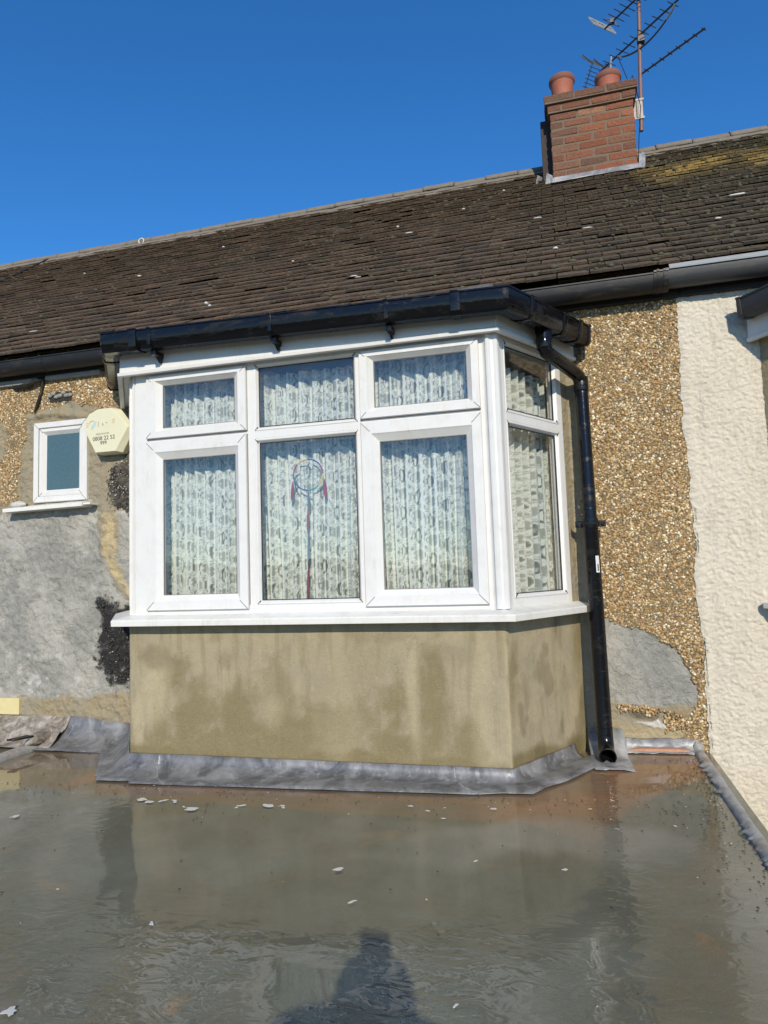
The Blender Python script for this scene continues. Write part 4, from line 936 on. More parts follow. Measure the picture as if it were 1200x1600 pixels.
# ------------------------------------------------------------------ tiled roof
def roof(root, x0, x1, nm):
    ew, ge, th, ln = 0.165, 0.100, 0.0125, 0.20
    ang = math.atan(TP); sl = (RY - EY) / math.cos(ang); nc = int(sl / ge) + 1; P = []; C = []
    tz = math.sin(ang); ty = math.cos(ang)
    for c in range(nc):
        s0 = c * ge - 0.02
        off = (0.5 if c % 2 else 0.0) * ew
        i0 = math.floor((x0 - off) / ew); i1 = math.ceil((x1 - off) / ew)
        for i in range(i0, i1):
            xa = max(x0, off + i * ew + RNG.uniform(.001, .004)); xb = min(x1, off + (i + 1) * ew - RNG.uniform(.001, .004))
            if xb - xa < 0.008: continue
            r = RNG.uniform; s = s0 + r(-.005, .005); lift = 0.0285 + r(-.003, .004); l = min(ln, sl - s + .02)
            if r(0, 1) < 0.05: lift += r(.003, .010)
            if r(0, 1) < 0.012: s += r(-.02, .03)
            bow = r(-.0015, .0015); hh = [th + lift, th + lift, th - .004, th - .004]; lo = [lift, lift, -.006, -.006]
            rot = r(-.009, .009)
            if 2.6 < 0: pass
            skip = (abs((xa + xb) / 2 + 1.25) < 0.075 and abs(s - 0.575) < 0.03)
            base = []
            for kk, (x, q, a, b) in enumerate(((xa, s + rot * .08 * 10 * 0 + (xa - xb) * rot, hh[0], lo[0]), (xb, s + (xb - xa) * rot, hh[1] + bow, lo[1] + bow), (xb, s + l, hh[2], lo[2]), (xa, s + l, hh[3], lo[3]))):
                if skip and kk < 2: q += 0.05
                base.append((x, q, a, b))
            for top in (2, 3):
                for v in base:
                    h = v[top]; y = EY + v[1] * ty - h * tz; z = EZ + v[1] * tz + h * ty; P.append((v[0], y, z))
            # colour
            xm = (xa + xb) / 2; g = r(0, 1)
            col = np.array([(0.120, 0.078, 0.048), (0.092, 0.062, 0.040), (0.150, 0.096, 0.060), (0.118, 0.088, 0.058), (0.060, 0.046, 0.032), (0.185, 0.115, 0.072)][RNG.choice(6, p=[.27, .25, .15, .15, .14, .04])]) * r(.9, 1.12); col = col * .6 + np.array((0.115, 0.077, 0.049)) * .4
            ym = EY + s * ty
            mossy = np.clip((xm + 0.6) / 2.2, 0, 1) * 0.6 + 0.15 * (fbm(np.array([xm * 1.2]), np.array([ym * 1.2]), 3, 5)[0])
            col = col * (1 - mossy) + np.array((0.060, 0.056, 0.033)) * mossy
            n = fbm(np.array([xm * 2.5]), np.array([ym * 5.5]), 3, 7)[0]
            if root is nhouse or xm > 0.70:
                d = np.hypot((xm - 1.12) / 0.50, (ym - 2.32 + (xm - 1.1) * 0.20) / 0.34)
                k = np.clip(1.25 - d + (n - .5) * 2.2, 0, 1) * r(.3, 1.0); col = col * (1 - k) + np.array((0.50, 0.35, 0.11)) * k * r(.7, 1.3)
            C += [tuple(col)] * 8
    n = len(P) // 8; b = (np.arange(n) * 8)[:, None, None]
    F = np.array([(0, 1, 2, 3), (7, 6, 5, 4), (0, 4, 5, 1), (1, 5, 6, 2), (2, 6, 7, 3), (3, 7, 4, 0)])[None] + b
    o = mesh_np(nm, np.array(P), F.reshape(-1, 4), TILE, root, False, {'col': np.array(C)})
    # boarding under the tiles and the far slope
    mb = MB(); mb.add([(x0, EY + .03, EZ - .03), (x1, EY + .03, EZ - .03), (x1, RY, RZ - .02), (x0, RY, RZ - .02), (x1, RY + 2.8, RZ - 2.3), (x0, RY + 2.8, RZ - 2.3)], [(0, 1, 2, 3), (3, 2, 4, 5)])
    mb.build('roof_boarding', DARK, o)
    # ridge tiles bedded on mortar
    mb = MB(); x = x0; k = 0; cc = []
    while x < x1 - .02:
        L = min(0.30, x1 - x); n = 10; dz = random.uniform(-.006, .006); vs = []
        rr = [0.115, 0.111, 0.111, 0.109]; xx = [x + .002, x + .03, x + L - .03, x + L - .003]
        for j in range(4):
            for q in range(n + 1):
                a = math.pi * (0.02 + 0.96 * q / n); vs.append((xx[j], RY - math.cos(a) * rr[j] * 1.1, RZ - .045 + dz + math.sin(a) * rr[j] * 0.75))
        fs = [(j * (n + 1) + q, j * (n + 1) + q + 1, (j + 1) * (n + 1) + q + 1, (j + 1) * (n + 1) + q) for j in range(3) for q in range(n)]
        mb.add(vs, fs); x += L
    rg = mb.build('ridge_tiles', RIDGE, o, smooth=True, recalc=False)
    rg.modifiers.new('s', 'SOLIDIFY').thickness = 0.012
    # bedding mortar line
    xs = np.arange(x0, x1, 0.02); nn = len(xs); f1 = fbm(xs * 9, xs * 0, 4, 61); V = []
    prof = ((-0.185, -0.115), (-0.165, -0.075), (-0.125, -0.035), (-0.09, -0.030))
    for j, (py, pz) in enumerate(prof):
        for i, x in enumerate(xs): V.append((x, RY + py + (f1[i] - .5) * .04, RZ + pz + (f1[i] - .5) * (.045 if j < 3 else 0.02)))
    mesh_np('ridge_mortar', V, gridF(nn, 4), RIDGE, o, True)
    return o
RIDGE = NM('ridge_clay'); _f = RIDGE.noise(14, 7, 0.7)
_c = RIDGE.mix(_f, (0.11, 0.092, 0.070), (0.27, 0.235, 0.185)); _c = RIDGE.mix(RIDGE.ramp(RIDGE.noise(9, 4, 0.6), [(0.68, 0.0), (0.73, 0.7)]), _c, (0.34, 0.22, 0.06)); RIDGE.bump(_f, 0.008)
RIDGE = RIDGE.set(Base_Color=_c, Roughness=0.9)
R1 = roof(house, -7.2, PARTY, 'tiled_roof'); R2 = roof(nhouse, PARTY + .002, 3.6, 'tiled_roof')

def on_roof(x, y, h=0.0):
    h += 0.013
    a = math.atan(TP); return (x, y - h * math.sin(a), EZ + TP * (y - EY) + h * math.cos(a))
def roof_dots():
    # moss cushions: uncountable growth, one object per roof
    mos = mat_simple('dry_moss', (0.085, 0.080, 0.045), 0.95, var=0.6, sc=90, bump=0.004)
    V0, F0 = ico()
    for root, x0, x1, n, par in ((house, -5.5, 0.58, 900, R1), (nhouse, 0.62, 3.4, 800, R2)):
        x = RNG.uniform(x0, x1, n); y = EY + (RY - EY) * RNG.uniform(0.0, 0.98, n) ** 1.2; k = fbm(x * 1.5, y * 2, 3, 80) + np.clip((x + 1.5) * .12, 0, .3) > 0.50
        x = x[k]; y = y[k]; n = len(x); s = RNG.uniform(0.006, 0.017, n)[:, None, None]
        P = V0[None] * s * np.stack([RNG.uniform(.9, 1.7, n), RNG.uniform(.8, 1.2, n), RNG.uniform(.6, .9, n)], 1)[:, None, :]
        P = P * (1 + 0.3 * (RNG.rand(n, 12, 1) - .5)); c = np.array([on_roof(a, b, 0.022) for a, b in zip(x, y)]); P = P + c[:, None, :]
        F = F0[None] + (np.arange(n) * 12)[:, None, None]
        o = mesh_np('moss', P.reshape(-1, 3), F.reshape(-1, 3), mos, par, True); o['kind'] = 'stuff'
    drop = mat_simple('bird_dropping', (0.62, 0.61, 0.57), 0.8, bump=0)
    for i, (x, y, rx, rz) in enumerate(((-3.42, 1.79, .018, .014), (-2.25, .84, .012, .02), (-1.20, 1.99, .012, .014), (-1.06, 1.76, .03, .008), (-1.26, .95, .028, .007), (-1.22, .92, .022, .006), (-2.2, .79, .012, .012), (-0.11, 1.6, .03, .008), (-1.9, 1.5, .012, .01), (-2.9, 2.3, .014, .014), (-0.7, 2.2, .014, .01), (0.2, 1.2, .03, .008), (0.0, .9, .014, .014), (-3.6, .8, .04, .006), (-4.3, 2.2, .012, .01), (1.1, 1.4, .05, .012), (0.9, 1.0, .02, .01), (-0.4, 2.6, .012, .012))):
        p = on_roof(x, y, 0.028); lump('bird_dropping', p[0], p[1], p[2], rx, rz, rz * .6, drop, R2 if x > PARTY else R1, i, 2)
    p = [on_roof(-5.53, 2.43, .03), on_roof(-5.52, 2.8, .03), on_roof(-5.50, 3.18, .04)]
    mb = MB(); mb.tube(p, 0.008, 6); mb.build('roof_cable', BLACKD, R1)
    # ring-shaped clip on the ridge
    mb = MB(); q = Vector((-4.30, RY - .135, RZ - .03)); mb.tube([(q.x + .03 * math.cos(t), q.y, q.z + .03 * math.sin(t)) for t in np.linspace(0, 2 * math.pi, 15)], 0.007, 6); mb.build('ridge_clip', drop, R1)
    # felt upstand lump at the right front corner of the bay roof
    xs = np.linspace(-0.98, -0.16, 90); V = []; f = fbm(xs * 14, xs * 0, 4, 33)
    hgt = np.interp(xs, [-0.98, -0.8, -0.5, -0.31, -0.29, -0.22, -0.16], [0, .018, .040, .060, .058, .030, 0.0])
    for yy, k in ((-0.115, 0.0), (-0.10, 0.7), (-0.06, 1.0), (0.0, 1.0), (0.25, 0.6)):
        for x, h, n in zip(xs, hgt, f): V.append((x, yy + (max(0, x + .31) * 1.5), 2.152 + h * k + (n - .5) * .012 * k))
    mesh_np('felt_upstand', V, gridF(90, 5), FELT, house, True)
roof_dots()

# ------------------------------------------------------------------ chimney
def chimney():
    st = bpy.data.objects.new('chimney', None)
    x0, x1, y0, y1 = 0.015, 0.690, 2.62, 3.45; ch = 0.0735
    P = []; C = []; bl, bd = 0.215, 0.102
    bc = [(0.27, 0.088, 0.040), (0.23, 0.082, 0.042), (0.19, 0.078, 0.044), (0.31, 0.11, 0.052), (0.15, 0.075, 0.048), (0.25, 0.11, 0.060), (0.34, 0.16, 0.085)]
    def brick(a, b, c, d, e, f, dark=0.0):
        r = RNG.uniform; j = lambda s=.0045: r(-s, s)
        P.extend([(x + j(), y + j(), z + j()) for z in (e, f) for x, y in ((a, c), (b, c), (b, d), (a, d))])
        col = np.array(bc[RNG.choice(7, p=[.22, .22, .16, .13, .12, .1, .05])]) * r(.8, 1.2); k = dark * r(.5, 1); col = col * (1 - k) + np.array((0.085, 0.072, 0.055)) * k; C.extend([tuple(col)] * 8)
    g = 0.013
    z = 3.9465; k = 0
    def course(xa, xb, ya, yb, z, k, dark=0.0, h=ch):
        # front row then the two flanks
        n = xb - xa; unit = (n + g) / 3.0 ; e = z + h - g
        if k % 2 == 0: cuts = [xa + unit * i for i in range(4)]
        else: cuts = [xa, xa + unit / 2, xa + unit * 1.5, xa + unit * 2.5, xb + g]
        for a, b in zip(cuts[:-1], cuts[1:]): 
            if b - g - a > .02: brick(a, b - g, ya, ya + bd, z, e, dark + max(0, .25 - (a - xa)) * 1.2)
        y = ya + bd + g if k % 2 else ya + bd + g
        cy = [ya + bd + g + i * (bl + g) - (0 if k % 2 else .11) for i in range(6)]
        for xa2 in (xa, xb - bd):
            for yy in cy:
                a = max(yy, ya + bd + g); b = min(yy + bl, yb)
                if b - a > .03: brick(xa2, xa2 + bd, a, b, z, e, dark)
        brick(xa + bd + g, xb - bd - g, yb - bd, yb, z, e, dark)
    while z < 4.72:
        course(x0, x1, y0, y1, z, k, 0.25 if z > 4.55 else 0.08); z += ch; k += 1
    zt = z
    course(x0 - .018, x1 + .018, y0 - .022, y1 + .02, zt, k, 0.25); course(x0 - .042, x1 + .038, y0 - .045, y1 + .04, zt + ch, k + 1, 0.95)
    n = len(P) // 8; F = np.array([(3, 2, 1, 0), (4, 5, 6, 7), (0, 1, 5, 4), (1, 2, 6, 5), (2, 3, 7, 6), (3, 0, 4, 7)])[None] + (np.arange(n) * 8)[:, None, None]
    s = mesh_np('chimney_stack', P, F.reshape(-1, 4), BRICK, house, False, {'col': C}); b = s.modifiers.new('b', 'BEVEL'); b.width = .008; b.segments = 2
    top = zt + 2 * ch - g
    mb = MB(); i = 0.005; mb.box(x0 + i, x1 - i, y0 + i, y1 - i, 3.7, zt); mb.box(x0 - .018 + i, x1 + .018 - i, y0 - .022 + i, y1 + .02 - i, zt - .011, zt + ch - .004); mb.box(x0 - .042 + i, x1 + .038 - i, y0 - .045 + i, y1 + .04 - i, zt + ch - .011, top - .003)
    mb.build('mortar_core', MORTAR, s)
    # rear flue block stepping out on the left; its shade is in the colour
    mb = MB(); mb.box(x0 - .085, x0 + .02, y0 + .14, y1 - .005, 3.7, zt + .5 * ch); mb.build('rear_flue', mat_simple('shade_black_brick', (0.06, 0.045, 0.04), 0.95, var=.4, sc=40, bump=.004), s, bevel=.006)
    # flaunching
    xs = np.linspace(x0 - .03, x1 + .028, 30); ys = np.linspace(y0 - .035, y1 + .03, 34); X, Y = np.meshgrid(xs, ys); X = X.ravel(); Y = Y.ravel()
    e = np.minimum(np.minimum(X - xs[0], xs[-1] - X), np.minimum(Y - ys[0], ys[-1] - Y)); Z = top - .004 + np.minimum(e, .13) * 0.55 + (fbm(X * 14, Y * 14, 3, 2) - .5) * .02
    mesh_np('flaunching', np.stack([X, Y, Z], 1), gridF(30, 34), CEMENT, s, True)
    for x, y, dz in ((0.135, 2.90, 0.0), (0.525, 2.90, -0.06)):
        prof = [(0.078, -0.10), (0.084, 0.10), (0.092, 0.20), (0.102, 0.262), (0.108, 0.280), (0.109, 0.300), (0.103, 0.312), (0.092, 0.312), (0.084, 0.29), (0.078, 0.05)]
        mb = MB(); mb.lathe([(r, z + dz) for r, z in prof], (x, y, top + .035), 36); p = mb.build('chimney_pot', TERRA, s, smooth=True)
        mb = MB(); mb.lathe([(0.104, 0.262 + dz), (0.112, 0.274 + dz), (0.1145, 0.292 + dz), (0.110, .312 + dz), (0.100, .3175 + dz), (0.090, .316 + dz)], (x, y, top + .035), 36); mb.build('pot_rim', TERRAD, s, smooth=True)
        lump('pot_bedding', x, y, top + .055 + dz * .3, .125, .125, .04, CEMENT, s, 3)
    # lead apron and the side soakers
    zb = EZ + TP * (y0 - EY)
    xs = np.linspace(x0 - .02, x1 + .03, 40); V = []; f = fbm(xs * 12, xs * 0, 3, 5) - .5
    for py, pz in ((0.0, .052), (-.006, .045), (-.010, .020), (-.03, .004), (-.075, -.030)):
        for x, q in zip(xs, f): V.append((x, y0 - .004 + py + q * .008, zb + .024 + pz + q * .012 * (1 if pz < .05 else .3)))
    mesh_np('lead_apron', V, gridF(40, 5), LEADW, s, True).modifiers.new('s', 'SOLIDIFY').thickness = .003
    for (x, y, z, w, h, a) in ((x0 - .035, y0 - .02, zb + .055, .05, .10, .35), (x0 - .12, y0 + .10, zb + .13, .045, .09, .5), (x1 + .035, y0 - .01, zb + .075, .05, .13, .15), (x1 + .05, y0 + .06, zb + .15, .03, .10, .4)):
        m2 = MB(); m2.box(-w / 2, w / 2, -.002, .002, -h / 2, h / 2, lambda X_, Y_, Z_: (x + X_ * math.cos(a) + Z_ * math.sin(a) * .5, y + Y_ + X_ * .6, z + Z_ * math.cos(a) - X_ * .3)); m2.build('lead_tab', LEADW, s, bevel=.0008)
    return top
CT = chimney()

# ------------------------------------------------------------------ TV aerials on one mast
def aerials():
    r = thing('aerial_mast', 'rusty pole carrying three television aerials beside the chimney', 'tv aerial', (0.775, 2.87, 4.60))
    mb = MB(); mb.tube([(0.768, 2.87, 4.60), (0.795, 2.87, 5.25), (0.838, 2.87, 6.30)], 0.017, 10); mb.build('mast', MAST, r, smooth=True)
    mb = MB(); mb.box(0.685, 0.80, 2.845, 2.855, 4.865, 4.885); mb.box(0.685, 0.80, 2.845, 2.855, 4.70, 4.72); mb.box(.70, .79, 2.850, 2.856, 4.715, 4.87); mb.box(.688, .694, 2.80, 2.92, 4.68, 4.90); mb.tube([(.745, 2.85, 4.71), (.745, 2.85, 4.87)], .012, 8); mb.build('wall_bracket', mat_simple('galvanised_steel', (0.33, 0.30, 0.28), 0.6, .3, .4, 50), r, bevel=.002)
    def yagi(c, d, a, b, n, el, tilt=0.0, mat=ALUD, first=None, vert=False):
        """boom through c along unit xy direction d from -a to +b"""
        D = Vector((d[0], d[1], tilt)).normalized(); E = Vector((-d[1], d[0], 0)).normalized(); c = Vector(c)
        m2 = MB(); m2.tube([tuple(c - D * a), tuple(c + D * b)], 0.0085, 6); bo = m2.build('aerial_boom', mat, r)
        for i in range(n):
            t = -a + (a + b) * (0.12 + 0.86 * i / max(1, n - 1)); p = c + D * t; e = el * (1 - .02 * i); m2 = MB(); m2.tube([tuple(p - E * e / 2), tuple(p + E * e / 2)], 0.0042, 5); m2.build('aerial_rod', mat, r)
        return c, D, E
    # lower right aerial
    yagi((0.797, 2.87, 5.115), (0.735, -0.678), 0.02, 0.60, 8, 0.062, -.02, ALUD)
    # main aerial through the mast, with its bowed support arm
    c, D, E = yagi((0.815, 2.84, 5.46), (0.66, -0.751), 0.50, 0.52, 12, 0.15, 0.0, ALUD)
    m2 = MB(); pts = []
    for t in np.linspace(-0.27, 0.36, 14):
        s = (t + .27) / .63; pts.append(tuple(c + D * t + Vector((0, 0, -.115 * math.sin(math.pi * s) ** .7 - .01))))
    m2.tube(pts, 0.008, 6); m2.build('support_arm', ALUD, r, smooth=True)
    m2 = MB(); m2.tube(pts[-3:], 0.010, 6); m2.tube(pts[:2], .010, 6); m2.build('support_arm_end', ALU, r, smooth=True)
    m2 = MB(); m2.box(-.03, .03, -.03, .03, -.03, .03, lambda x, y, z: (.812 + x, 2.86 + y, 5.42 + z)); m2.build('mast_clamp', ALUD, r, bevel=.004)
    # reflector behind it: slatted V
    for sgn in (-1, 1):
        for k in range(7):
            p = c - D * (0.46 - .01 * k) + Vector((0, 0, sgn * (0.02 + 0.025 * k))) - D * .03 * k
            m2 = MB(); m2.tube([tuple(p - E * .16), tuple(p + E * .16)], 0.0035, 5); m2.build('reflector_rod', ALU if sgn > 0 else ALUD, r)
        a = c - D * .44; m2 = MB(); m2.tube([tuple(a), tuple(a - D * .12 + Vector((0, 0, sgn * .17)))], .006, 5)
        for e in (-.14, .14): m2.tube([tuple(a + E * e), tuple(a + E * e - D * .12 + Vector((0, 0, sgn * .17)))], .0045, 5)
        m2.build('reflector_frame', ALUD, r)
    # upper left aerial: boom rises out of the picture
    c2, D2, E2 = yagi((0.790, 2.86, 5.80), (0.68, -0.733), 0.36, 0.30, 10, 0.20, 0.0, ALUD)
    a = c2 - D2 * .27; m2 = MB(); loop = [a + E2 * .07 * math.cos(t) + Vector((0, 0, .018 * math.sin(t))) for t in np.linspace(0, 2 * math.pi, 13)]; m2.tube([tuple(p) for p in loop], .005, 5); m2.build('dipole', ALU, r, smooth=True)
    m2 = MB(); m2.box(-.02, .02, -.02, .02, -.014, .02, lambda x, y, z: (a.x + x, a.y + y, a.z + z)); m2.build('dipole_box', ALUD, r)
    # white perforated reflector plate
    p = c2 - D2 * .36; m2 = MB()
    for s in (0, 1):
        for q in (-.5, -.17, .17, .5):
            m2.tube([tuple(p + E2 * (.14 * q * 2 - (.0)) + Vector((0, 0, .005))), tuple(p + E2 * (.14 * q * 2) + Vector((0, 0, .10)) - D2 * .05)], .006, 5)
        m2.tube([tuple(p - E2 * .14 + Vector((0, 0, .005 + .095 * s)) - D2 * .05 * s), tuple(p + E2 * .14 + Vector((0, 0, .005 + .095 * s)) - D2 * .05 * s)], .008, 5)
    m2.tube([tuple(p - E2 * .14 + Vector((0, 0, .05)) - D2 * .025), tuple(p + E2 * .14 + Vector((0, 0, .05)) - D2 * .025)], .006, 5)
    m2.build('reflector_plate', mat_simple('white_metal', (0.6, 0.62, 0.62), 0.4, .3), r)
    m2 = MB(); m2.tube([(0.555, 3.12, 5.26), (0.582, 3.10, 5.50)], 0.0125, 8); m2.build('short_stub_mast', ALU, r, smooth=True)
    m2 = MB(); m2.tube([tuple(c - D * .27 + Vector((0, 0, -.02))), (.70, 2.95, 5.12), (.705, 2.70, 5.0), (.74, 2.60, 4.65), (.715, 2.64, 4.4), (0.71, 2.72, 4.25)], .0035, 5); m2.build('coax_cable', BLACKD, r)
aerials()

# ------------------------------------------------------------------ flat roof of the extension
def flat_roof():
    root = thing('flat_roof', 'wet grey felt-coated flat roof with lead flashing round the bay', 'flat roof', (-1.3, -2.0, -0.07))
    st = 0.018; xs = np.arange(-3.24, 0.60, st); ys = np.arange(-5.0, 0.70, st); X, Y = np.meshgrid(xs, ys); nx, ny = len(xs), len(ys); X = X.ravel(); Y = Y.ravel()
    Z = roofz(X, Y); n = fbm(X * 3, Y * 3, 4, 200) - .5; n2 = fbm(X * 11, Y * 11, 4, 201) - .5
    band = sstep(0.012, -0.008, poly_sd(X, Y, [(-2.25, -0.10), (-2.35, -0.33), (-1.2, -0.43), (-0.25, -0.47), (0.02, -0.62), (0.17, -0.25), (0.36, -0.02), (0.56, 0.20), (0.56, 0.7), (0.0, 0.7), (-0.2, -0.1)]) + n * 0.06)
    hot = sstep(0.16, -0.12, poly_sd(X, Y, [(-0.35, -0.33), (0.0, 0.0), (0.15, 0.3), (0.52, 0.5), (0.55, 0.25), (0.25, 0.0), (0.02, -0.35), (-0.3, -0.42)]) + n * .25)
    hot = np.maximum(hot, 0.8 * sstep(0.03, 0.0, np.abs(Y + 0.25 + (X + 1.3) * .02 + n2 * .02)) * sstep(-2.5, -2.2, X) * sstep(-.2, -.3, X))
    left = sstep(0.12, -0.1, poly_sd(X, Y, [(-3.2, 0.7), (-2.5, 0.7), (-2.45, 0.1), (-2.35, -0.2), (-2.9, -0.35), (-3.2, -0.4)]) + n * .2)
    hot2 = 0.9 * np.exp(-(np.hypot(X + 2.42, (Y + .12) * .6) / 0.07) ** 2)
    R = np.clip(band * 0.55 * (0.75 + n) + hot * (0.65 + n) + left * 0.38 * (0.8 + n * 1.5) + hot2, 0, 1)
    rip = np.clip(0.02 + 1.3 * sstep(-1.15, -1.55, Y + n * 0.5) * (0.25 + 2.2 * (fbm(X * 3.2, Y * 3.2, 3, 230) - .40)) + 0.7 * np.exp(-((X - 0.10 + (Y + .3) * .035) / 0.07) ** 2) * sstep(0.3, 0.1, Y) + 0.5 * sstep(0.15, 0.35, X) * sstep(-0.4, -.9, Y) + 0.25 * sstep(-1.6, -1.9, X + n * .3) * sstep(-.2, -.6, Y), 0, 1)
    pale = sstep(0.62, 0.8, fbm(X * 1.6 + 4, Y * 1.6, 4, 240)) * 0.35 + 0.35 * sstep(0.25, 0.5, X) * sstep(-.5, -.9, Y)  # scattered paler patches, and paler along the right side towards the front
    edge = sstep(0.006, 0.0, np.abs(Y + 0.46 + (X + 1.3) * .04 + n * .04)) * sstep(-2.2, -2.1, X) * sstep(.05, 0, X)
    Z = Z + n * 0.006 + edge * .0
    mesh_np('roof_surface', np.stack([X, Y, Z], 1), gridF(nx, ny), FLAT, root, True, {'mask': np.stack([R, rip, pale], 1)})
    # lead skirt round the bay
    P = [Vector(p) for p in OUT]; out = []
    path = []; segs = [(0, 0.0, 1.0, 16), (1, 0.0, 1.0, 90), (2, 0.0, 0.80, 30)]
    for i, a, b, n_ in segs:
        for k in range(n_): path.append(tuple(P[i] + (P[i + 1] - P[i]) * (a + (b - a) * k / n_)))
    path.append(tuple(P[2] + (P[3] - P[2]) * .80))
    prof = [(0.002, 0.012), (0.006, 0.012), (0.010, -0.010), (0.022, -0.030), (0.055, -0.045), (0.10, None), (0.148, None), (0.192, None)]
    cols = [miter(path, o) for o, z in prof]; V = []
    for j, (o, z) in enumerate(prof):
        for i, p in enumerate(cols[j]):
            q = fbm(np.array([i * .16 + 3]), np.array([j * .7]), 3, 9)[0] - .5; s = math.dist(path[i], P[2])
            sm = 1.0
            cornerk = math.exp(-(math.dist(path[i], tuple(P[2])) / .10) ** 2)
            oo = Vector((p.x, p.y)); base = Vector(path[i]); oo = base + (oo - base) * (1 + q * .05 - (.30 if j > 3 else .0) * cornerk * .5)
            if path[i][0] < -2.15 and j > 3: oo = base + (oo - base) * .82
            zz = z if z is not None else roofz(oo.x, oo.y) + {5: .014, 6: .009, 7: .006}[j]
            V.append((oo.x, oo.y, zz + q * .006 * (1 if j > 1 else .3)))
    nx2 = len(path)
    o = mesh_np('lead_flashing', V, gridF(nx2, len(prof)), LEAD, root, True); o.modifiers.new('s', 'SOLIDIFY').thickness = .0035
    # red/black sealant line on top edge
    mb = MB(); sweep(mb, [tuple(P[1]), tuple(P[2]), tuple(P[2] + (P[3] - P[2]) * .8)], [(0.0, 0.010), (0.0085, 0.010), (0.0085, 0.0145), (0, 0.0145)]); mb.build('flashing_edge', mat_simple('sealant', (0.13, 0.055, 0.04), 0.7, var=.5), o)
    # seams in the lead
    mb = MB()
    for x in (-2.06, -0.55):
        mb.tube([(x - .02, -.008, .005), (x - .01, -.03, -.036), (x + .04, -.12, roofz(x, 0) + .013), (x + .12, -.19, roofz(x, 0) + .010)], .004, 6)
    mb.build('lead_seam', LEADW, o, smooth=True)
    # left wall flashing: from the bay back to the wall, a sheet leaning on the wall
    V = []; nu, nv = 26, 10
    for j in range(nv):
        v = j / (nv - 1)
        for i in range(nu):
            u = i / (nu - 1); top = Vector((-3.10 + .52 * u, .580, 0.065 - .05 * u)); bot = Vector((-3.20 + .64 * u, .36 - .02 * u, roofz(-2.9, .3) + .006))
            k = v; y = top.y + (bot.y - top.y) * k ** 1.7; z = top.z + (bot.z - top.z) * (1 - (1 - k) ** 1.9); q = fbm(np.array([u * 4.0]), np.array([v * 3.0]), 3, 4)[0] - .5
            V.append((top.x + (bot.x - top.x) * k, y, z + q * .012))
    mesh_np('wall_flashing', V, gridF(nu, nv), LEAD, root, True).modifiers.new('s', 'SOLIDIFY').thickness = .003
    # piece beside the bay's left cheek
    V = []; nu, nv = 20, 8
    for j in range(nv):
        v = j / (nv - 1)
        for i in range(nu):
            u = i / (nu - 1); b = P[1] + (P[0] - P[1]) * u; nrm = Vector((-.875, -.484)); o_ = .003 + .15 * v; q = fbm(np.array([u * 3.0]), np.array([v * 3.0]), 3, 14)[0] - .5
            V.append((b.x + nrm.x * o_, b.y + nrm.y * o_ - .02 * v, (0.012 if v == 0 else roofz(b.x, b.y) + .008 + .06 * (1 - v) ** 5) + q * .006))
    mesh_np('cheek_flashing', V, gridF(nu, nv), LEAD, root, True).modifiers.new('s', 'SOLIDIFY').thickness = .003
    # tray under the pipe shoe
    V = []; nu, nv = 12, 10
    for j in range(nv):
        v = j / (nv - 1)
        for i in range(nu):
            u = i / (nu - 1); q = fbm(np.array([u * 5.0]), np.array([v * 5.0]), 3, 24)[0] - .5
            y = .575 - .36 * v - .03 * (1 - u) * 0; z = roofz(.1, .3) + .008 + .11 * max(0, 1 - v * 2.4) ** 2 - .0 * u
            V.append((.025 + .175 * u + .02 * v, y + q * .015, z + q * .014))
    mesh_np('lead_tray', V, gridF(nu, nv), LEADW, root, True).modifiers.new('s', 'SOLIDIFY').thickness = .003
    # upstand along the wall at right
    V = []; nu = 30
    for j, (py, pz) in enumerate(((0.006, .060), (-.002, .058), (-.010, .030), (-.028, .008), (-.06, .004))):
        for i in range(nu):
            u = i / (nu - 1); q = fbm(np.array([u * 9.0]), np.array([j * .5]), 3, 54)[0] - .5; x = .20 + .35 * u
            V.append((x, .583 + py + q * .012, roofz(x, .5) + pz + q * .012))
    mesh_np('wall_upstand', V, gridF(nu, 5), LEADW, root, True).modifiers.new('s', 'SOLIDIFY').thickness = .003
    mb = MB(); mb.tube([(.20, .565, -.033), (.27, .562, -.028), (.36, .566, -.030), (.45, .56, -.026), (.50, .55, -.022)], [.012, .020, .024, .022, .012], 8, flat=.8); mb.build('orange_sealant', mat_simple('orange_silt', (0.42, 0.22, 0.13), 0.7, var=.4, sc=30, bump=.006), root, smooth=True)
    # kerb rolls
    def kerb(x, yA, yB, seed, hgt=.040, w=.040):
        ys = np.arange(yB, yA, .011); n_ = len(ys); m_ = 13; V = []; f = fbm(ys * 7, ys * 0, 4, seed) - .5; t = fbm(ys * 34, ys * 0 + 4, 3, seed + 4)
        tooth = np.where(t > .47, (t - .47) * .16, 0)
        for k in range(m_):
            a = math.pi * k / (m_ - 1)                      # 0 right .. pi left
            for i, y in enumerate(ys):
                r = w * (1 + f[i] * .25); xx = x + math.cos(a) * r; z = roofz(x, y) - .006 + math.sin(a) ** .8 * hgt * (1 + f[i] * .2)
                if k in (9, 10): xx -= tooth[i] * (1.0 if k == 10 else .7) * .55; z -= tooth[i] * .12
                if k >= 11: xx = min(xx, x - w * .75) - tooth[i] * .10
                q = (fbm(np.array([y * 30.]), np.array([k * .9]), 3, seed + 9)[0] - .5) * .005
                V.append((xx, y, z + q))
        o = mesh_np('kerb_roll', V, gridF(n_, m_), KERB, root, True); return o
    kerb(0.542, .585, -5.0, 300, .027, .025); kerb(-3.235, .585, -5.0, 320, .045, .036)
    lump('kerb_end', 0.542, .575, -.012, .028, .035, .032, KERB, root, 8)
    # loose bits on the left kerb end by the wall
    mb = MB()
